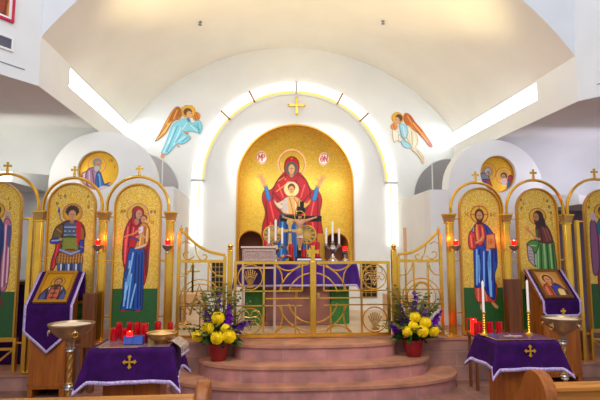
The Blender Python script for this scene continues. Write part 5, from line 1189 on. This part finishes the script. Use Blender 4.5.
# candlesticks on the right table
def candlestick(label, X, Y, hs, hc):
    t = thing('candlestick', label, 'candlestick', (X, Y, ZT + .005), 0, 'brass candlesticks')
    pr = [(.036, 0), (.036, .006), (.02, .016), (.012, .028)]; z = .034; k = 0
    while z < hs - .03:
        pr += [(.008, z), (.015, z + .009), (.008, z + .018)]; z += .021
    pr += [(.008, hs - .02), (.017, hs - .012), (.017, hs), (.011, hs)]
    m = MB(); m.lathe(pr, 18); m.build('stick', M['brass'], t)
    m = MB(); m.lathe([(.0105, hs - .01), (.0105, hc), (.004, hc + .003), (.0015, hc + .012)], 12); m.build('candle', M['wax'], t)
candlestick('left brass candlestick with tall white candle on the right table', 1.975, 4.13, .20, .46); candlestick('right brass candlestick with tall white candle on the right table', 2.385, 4.13, .20, .465)
# votive rack behind the right table
t = thing('votive_rack', 'low dark rack of red candles behind the right table, before the column', 'rack', (2.66, 5.40, 0))
MB().box(-.25, .25, -.10, .10, .58, .60).build('shelf', M['walnut'], t, bevel=.003)
for x in (-.22, .22):
    for y in (-.085, .085): MB().box(x - .012, x + .012, y - .012, y + .012, 0, .58).build('leg', M['walnut'], t)
MB().tube([(-.24, .098, .60), (-.24, .098, .76), (-.13, .098, .76)], .006, 6).build('rail', M['redglass'], t)
G2 = 'red candles on the rack behind the right table'
votive('lit red candle glass at the left end of the rack behind the right table', 2.475, 5.44, .602, .034, .155, True, G2)
votive('red candle glass at the front left of the rack behind the right table', 2.47, 5.34, .602, .037, .125, False, G2)
votive('red candle glass behind the left candlestick on the rack', 2.56, 5.44, .602, .035, .13, False, G2)
votive('third red candle glass from the left on the rack, right of the left candlestick', 2.65, 5.40, .602, .038, .13, False, G2)
votive('rightmost red candle glass on the rack behind the right table', 2.76, 5.40, .602, .038, .13, False, G2)
# ================================================================== PEDESTAL BOWLS
def ped_bowl(label, X, Y, r):
    t = thing('pedestal_bowl', label, 'bowl stand', (X, Y, 0), 0, 'brass sand bowls on pedestals')
    m = MB(); m.lathe([(.17, 0), (.165, .02), (.09, .04), (.05, .07), (.035, .10)], 24); m.build('foot', M['brass_d'], t)
    # twisted stem
    n, k = 12, 46; vs = []
    for i in range(k + 1):
        z = .10 + .56 * i / k
        for j in range(n):
            a = 2 * pi * j / n; rr = .019 + .006 * cos(3 * (a - i * .33)); vs.append((rr * cos(a), rr * sin(a), z))
    m = MB(); m.add(vs, [(i * n + j, i * n + (j + 1) % n, (i + 1) * n + (j + 1) % n, (i + 1) * n + j) for i in range(k) for j in range(n)]); m.build('twisted_stem', M['brass_d'], t, ang=60)
    for z in (.36, .685):
        m = MB(); m.lathe([(.022, -.03), (.036, -.022), (.03, -.006), (.04, .004), (.03, .016), (.036, .026), (.022, .034)], 18, (0, 0, z)); m.build('collar', M['silver'], t)
    m = MB(); m.lathe([(.03, .70), (.036, .75), (.06, .765), (r * .62, .80), (r * .86, .845), (r * .96, .885), (r, .896), (r, .905), (r * .93, .905), (r * .86, .87), (r * .5, .85), (.001, .845)], 36); m.build('bowl', M['bowlmetal'], t)
    m = MB(); m.lathe([(r * .905, .888), (r * .5, .893), (.001, .895)], 30); m.build('sand', M['sand'], t)
    for a in (205, 300, 60, 140):
        a = radians(a); x, y = r * .86 * cos(a), r * .86 * sin(a)
        m = MB(); m.ball((x * 1.03, y * 1.03, .842), .019, 12); b = m.build('boss', M['silver'], t)
        MB().tube([(x * 1.1 + .022 * cos(w) * -sin(a), y * 1.1 + .022 * cos(w) * cos(a), .83 + .022 * sin(w)) for w in np.linspace(0, 2 * pi, 15)[:-1]], .005, 6, True).build('ring_handle', M['brass'], b)
M['sand'] = mat('pale_sand', (226, 208, 176), .9, var=.06, vscale=60)
ped_bowl('brass pedestal bowl of sand on a twisted stem, left of the left table', -1.642, 4.51, .194)
ped_bowl('brass pedestal bowl of sand behind the right table corner, before the right stand', 2.905, 4.46, .178)
# ================================================================== FLOWER ARRANGEMENTS
def arrangement(label, X, Y, z, seed, mums, spikes):
    rg = np.random.default_rng(seed)
    t = thing('flower_arrangement', label, 'flowers', (X, Y, z), 0, 'flower arrangements on the steps')
    m = MB(); m.lathe([(.075, 0), (.085, .01), (.108, .10), (.118, .165), (.124, .17), (.124, .19), (.112, .19), (.104, .165), (.001, .16)], 28); m.build('pot', M['pot'], t)
    def leafq(mb, p0, d, L, w, bend=.3):
        p0 = np.array(p0, float); d = np.array(d, float); d /= np.linalg.norm(d); side = np.cross(d, [0, 0, 1]); side /= np.linalg.norm(side) + 1e-9; nn = np.cross(side, d); ro = rg.uniform(-1.3, 1.3); side = side * cos(ro) + nn * sin(ro)
        rows = []
        for i, f in enumerate((0, .3, .65, 1)):
            c = p0 + d * L * f - np.array([0, 0, bend * L * f * f]); ww = w * (.35, 1, .8, .05)[i]; nz = np.array([0, 0, -.25 * ww]); rows.append([c - side * ww - nz, c, c + side * ww - nz])
        mb.grid(rows)
    # broad leaves round the pot and between the blooms
    for k in range(96):
        a = rg.uniform(0, 2 * pi); el = rg.uniform(-.2, 1.1); mb = MB(); q = rg.uniform(.04, .17); ys = .45 if sin(a) > 0 else .8
        leafq(mb, (q * cos(a), q * sin(a) * ys, .18 + rg.uniform(0, .22) * (1.3 - q * 4)), (cos(a), sin(a) * ys, el), rg.uniform(.10, .18), rg.uniform(.02, .036), .35)
        mb.build('leaf', M['leaf'], t, recalc=False, ang=80)
    # arching fronds
    for k in range(52):
        a = rg.uniform(0, 2 * pi); r_ = rg.uniform(.5, 1.0); hgt = rg.uniform(.12, .62); mb = MB(); reach = .42 * (1.05 - hgt * .8) * r_ + .06
        pts = [(cos(a) * reach * f, sin(a) * reach * (.4 if sin(a) > 0 else .7) * f, .2 + hgt * (1.5 * f - .5 * f * f * (1.6 if hgt < .3 else 1))) for f in np.linspace(0, 1, 9)]
        mb.tube(pts, [.0065 - .004 * f for f in np.linspace(0, 1, 9)], 4)
        for i in range(2, 9):
            for sd in (-1, 1): leafq(mb, pts[i], (cos(a + sd * .9), sin(a + sd * .9), .35), .095 * (1.15 - i / 11), .013, .2)
        mb.build('frond', M['leaf2'], t, recalc=False, ang=80)
    # yellow chrysanthemums
    def mum(c, r):
        mb = MB(); c = np.array(c)
        for ring in range(7):
            th = .18 + ring * .27; n = int(5 + 12 * sin(th))
            for j in range(n):
                a = 2 * pi * (j + .5 * (ring % 2)) / n + rg.uniform(-.1, .1); d = np.array([sin(th) * cos(a), -cos(th) * .8 + 0 * a, sin(th) * sin(a)]); d = np.array([d[0], d[1] * 1.0, d[2]]) ; d /= np.linalg.norm(d)
                up = np.cross(d, [.3, .2, .9]); up /= np.linalg.norm(up); sd = np.cross(d, up); w = r * .17; k0 = c + d * r * .6; k1 = c + d * r * .92; k2 = c + d * r * (1.06 + rg.uniform(-.05, .06)) - np.array([0, d[1] * 0, 0])
                mb.grid([[k0 - sd * w * .5, k0 + up * w * .2, k0 + sd * w * .5], [k1 - sd * w, k1 - up * w * .35, k1 + sd * w], [k2 - sd * w * .45, k2 + up * w * .25, k2 + sd * w * .45]])
        mb.ball(c, r * .84, 14)
        o = mb.build('chrysanthemum', M['yellow'], t, recalc=False, ang=80)
        MB().tube([c + np.array([0, .02, -.02]), (c[0] * .5, c[1] * .3 + .03, .2)], .005, 5).build('flower_stem', M['stem'], o)
    for x, y, zz, r in mums: mum((x, y - .045, zz), r * 1.08)
    # violet gladiolus spikes
    for (x0, z0_, x1, z1_, y_, nf) in spikes:
        mb = MB(); mb.tube([(x0 * .4, .0, .18), (x0, y_, z0_), (x1, y_, z1_)], [.005, .004, .002], 5); st = mb.build('gladiolus_spike', M['stem'], t)
        for i in range(nf):
            f = i / max(nf - 1, 1); c = np.array([x0 + (x1 - x0) * f + rg.uniform(-.02, .02), y_ - .02, z0_ + (z1_ - z0_) * f]); r = .056 * (1 - .5 * f); fb = MB()
            for j in range(6):
                a = 2 * pi * j / 6 + rg.uniform(0, .5); d = np.array([cos(a), -.75, sin(a)]); d /= np.linalg.norm(d); leafq(fb, c, d, r * 1.25, r * .5, .1)
            fb.ball(c + np.array([0, .005, 0]), r * .4, 8); fb.build('violet_bloom', M['violet'], st, recalc=False, ang=80)
arrangement('yellow and violet flowers in a red pot on the left of the steps', -.43, 5.54, .334, 11,
            [(0, -.09, .475, .062), (-.105, -.10, .375, .06), (.085, -.11, .365, .045), (-.215, -.07, .285, .055), (.0, -.14, .275, .062), (.125, -.12, .285, .066)],
            [(0, .42, .0, .72, -.02, 6), (.1, .42, .12, .60, -.03, 4), (-.12, .42, -.135, .53, -.02, 4), (.20, .36, .33, .42, -.04, 5)])
arrangement('yellow and violet flowers in a red pot on the right of the steps', 1.80, 5.56, .334, 23,
            [(-.015, -.09, .455, .056), (.095, -.10, .395, .06), (-.05, -.12, .365, .048), (-.115, -.11, .305, .052), (.05, -.14, .31, .060), (.20, -.07, .30, .055)],
            [(.0, .44, .02, .72, -.02, 6), (.11, .45, .13, .57, -.03, 3), (-.12, .40, -.17, .58, -.02, 5), (-.22, .29, -.27, .37, -.04, 4), (.23, .40, .32, .50, -.03, 4)])
# ================================================================== PEWS
def pew(label, x0, x1, Y, ends, H=.86, kind='narrow'):
    t = thing('pew', label, 'pew', (x0, Y, 0), 0, 'oak pews'); L = x1 - x0
    MB().box(.0, L, -.02, .012, .38, H - .03).build('backrest', M['oakx'], t)
    MB().box(.0, L, -.045, .045, H - .035, H).build('top_rail', M['oakx'], t, bevel=.01)
    MB().box(.0, L, .012, .44, .40, .44).build('seat', M['oakx'], t, bevel=.006)
    for e in ends:
        px = -.03 if e == 0 else L + .03; d0, d1 = (-.05, .47)
        top = H + .055
        pr = [(d0, 0), (d1, 0), (d1, .62), (.30, .66), (.18, .80)] + [(.065 + .115 * cos(a), top - .115 + .115 * sin(a)) for a in np.linspace(.1, pi, 12)]
        m = MB(); m.prism(pr, px - .032, px + .032, 'YZ'); m.build('bench_end', M['oak'], t, bevel=.012, ang=40)
pew('oak pew with its end post at the bottom left of the picture', -3.2, -.29, 2.40, (1,))
pew('oak pew with rounded end at the bottom right of the picture', 1.55, 4.3, 2.50, (0,), H=.845)
# ================================================================== ON THE NAVE WALLS
def on_splay(name, label, cat, s_mid, z, parts, side=-1):
    ang = math.atan2(.83, -.56 * -side * -1)
    X = (XL if side < 0 else XR) + (.56 * side) * s_mid; Y = YF - .83 * s_mid
    t = thing(name, label, cat, (X, Y, z), 0)
    t.rotation_euler = (0, 0, math.atan2(.83, .56) if side < 0 else math.atan2(-.83, .56))
    return t
# local x runs along the wall, local -y faces the nave
t = on_splay('painted_panel', 'orange icon panel in a magenta frame, upper left corner', 'painting', .95, 3.745, None)
MB().box(-.655, .655, -.03, 0, 0, .022).build('frame_rail', M['redframe'], t); MB().box(-.655, .655, -.03, 0, 1.2, 1.222).build('frame_rail', M['redframe'], t)
for x in (-.655, .633): MB().box(x, x + .022, -.03, 0, .022, 1.2).build('frame_stile', M['redframe'], t)
X_, Z_ = np.meshgrid(np.linspace(-.633, .633, 120), np.linspace(.022, 1.2, 110))
p = Paint(X_ * 40, Z_ * 40, (226, 166, 60), .08)
for k in range(8): p.poly([(-26 + 7 * k, 2), (-20 + 7 * k, 2), (-18 + 7 * k, 9 + (k % 3) * 5), (-23 + 7 * k, 14 + (k % 2) * 6)], ((206, 120, 40), (236, 190, 110), (176, 80, 40), (226, 150, 60))[k % 4], edge=(130, 60, 30))
p.G *= .2
paint_mesh('painting', np.stack([X_, np.full(X_.shape, -.012), Z_], -1), p, np.ones((109, 119), bool), M['paint'], t)
for x0, x1, z0, z1 in ((-.633, .633, .022, .045), (.608, .633, .045, 1.2)): MB().box(x0, x1, -.018, -.004, z0, z1).build('pale_border', M['white'], t)
t = on_splay('air_vent', 'grey ventilation grille in a white frame, left wall', 'vent', .62, 3.46, None)
for b_ in ((-.34, .34, 0, .02), (-.34, .34, .12, .14)): MB().box(b_[0], b_[1], -.02, 0, b_[2], b_[3]).build('frame_rail', M['white'], t)
for x in (-.34, .32): MB().box(x, x + .02, -.02, 0, .02, .12).build('frame_stile', M['white'], t)
MB().box(-.32, .32, -.006, -.001, .02, .12).build('dark_back', M['vent'], t)
m = MB()
for z in np.linspace(.03, .11, 6): m.hexa([(-.32, -.016, z), (.32, -.016, z), (.32, -.006, z + .006), (-.32, -.006, z + .006), (-.32, -.016, z + .003), (.32, -.016, z + .003), (.32, -.006, z + .009), (-.32, -.006, z + .009)])
m.build('slats', M['vent'], t, smooth=False)
for s, z in ((-1, 3.325), (1, 3.345)):
    t = on_splay('trim_3', None, None, .95 if s < 0 else 1.0, z, None, s); struct(t)
    MB().box(-.8, .8, -.006, 0, 0, .009).build('reveal_line', M['vent'], t)
# sprinkler heads on the vault
for lab, x, y in (('small dark sprinkler head on the vault, left of centre', -.876, 6.825), ('small dark sprinkler head on the vault, right of centre', 1.861, 6.838)):
    t = thing('ceiling_sprinkler', lab, 'sprinkler', (x, y, vault_z(x)), 0, 'sprinkler heads on the vault')
    m = MB(); m.lathe([(.001, -.05), (.03, -.048), (.03, -.044), (.01, -.04), (.01, -.012), (.028, -.01), (.03, .004)], 12); m.build('head', M['vent'], t)
# small pictures and a draped stand at the far left
def small_pic(label, X, Z):
    t = thing('small_icon', label, 'icon', (X, 6.98, Z), 0, 'small icons on the side wall'); w, h = .045, .16
    MB().box(-w, w, -.012, 0, 0, h).build('frame', M['brownframe'], t, bevel=.003)
    k = 20; X_, Z_ = np.meshgrid(np.linspace(-w + .012, w - .012, k), np.linspace(.012, h - .012, k * 2)); p = Paint(X_ / w * 4, 8 - Z_ / h * 16, (176, 124, 44), .15)
    p.ell(0, -1, 1.6, 2.2, (90, 54, 36)); p.poly([(-2.6, 7), (-2, 1.5), (2, 1.5), (2.6, 7)], (110, 56, 40)); paint_mesh('painting', np.stack([X_, np.full(X_.shape, -.0135), Z_], -1), p, np.ones((2 * k - 1, k - 1), bool), M['paint'], t)
small_pic('upper of two tiny dark icons on the wall right of the far left panel', -3.30, 1.60); small_pic('lower of two tiny dark icons on the wall right of the far left panel', -3.30, 1.28)
t = thing('draped_stand', 'dark purple draped stand behind the far left icon panel', 'stand', (-3.05, 6.45, .175))
MB().box(-.28, .28, -.2, .2, .0, .95).build('drape', M['purple'], t, bevel=.02); MB().box(-.30, .30, -.22, .22, .95, .99).build('top_board', M['walnut'], t)
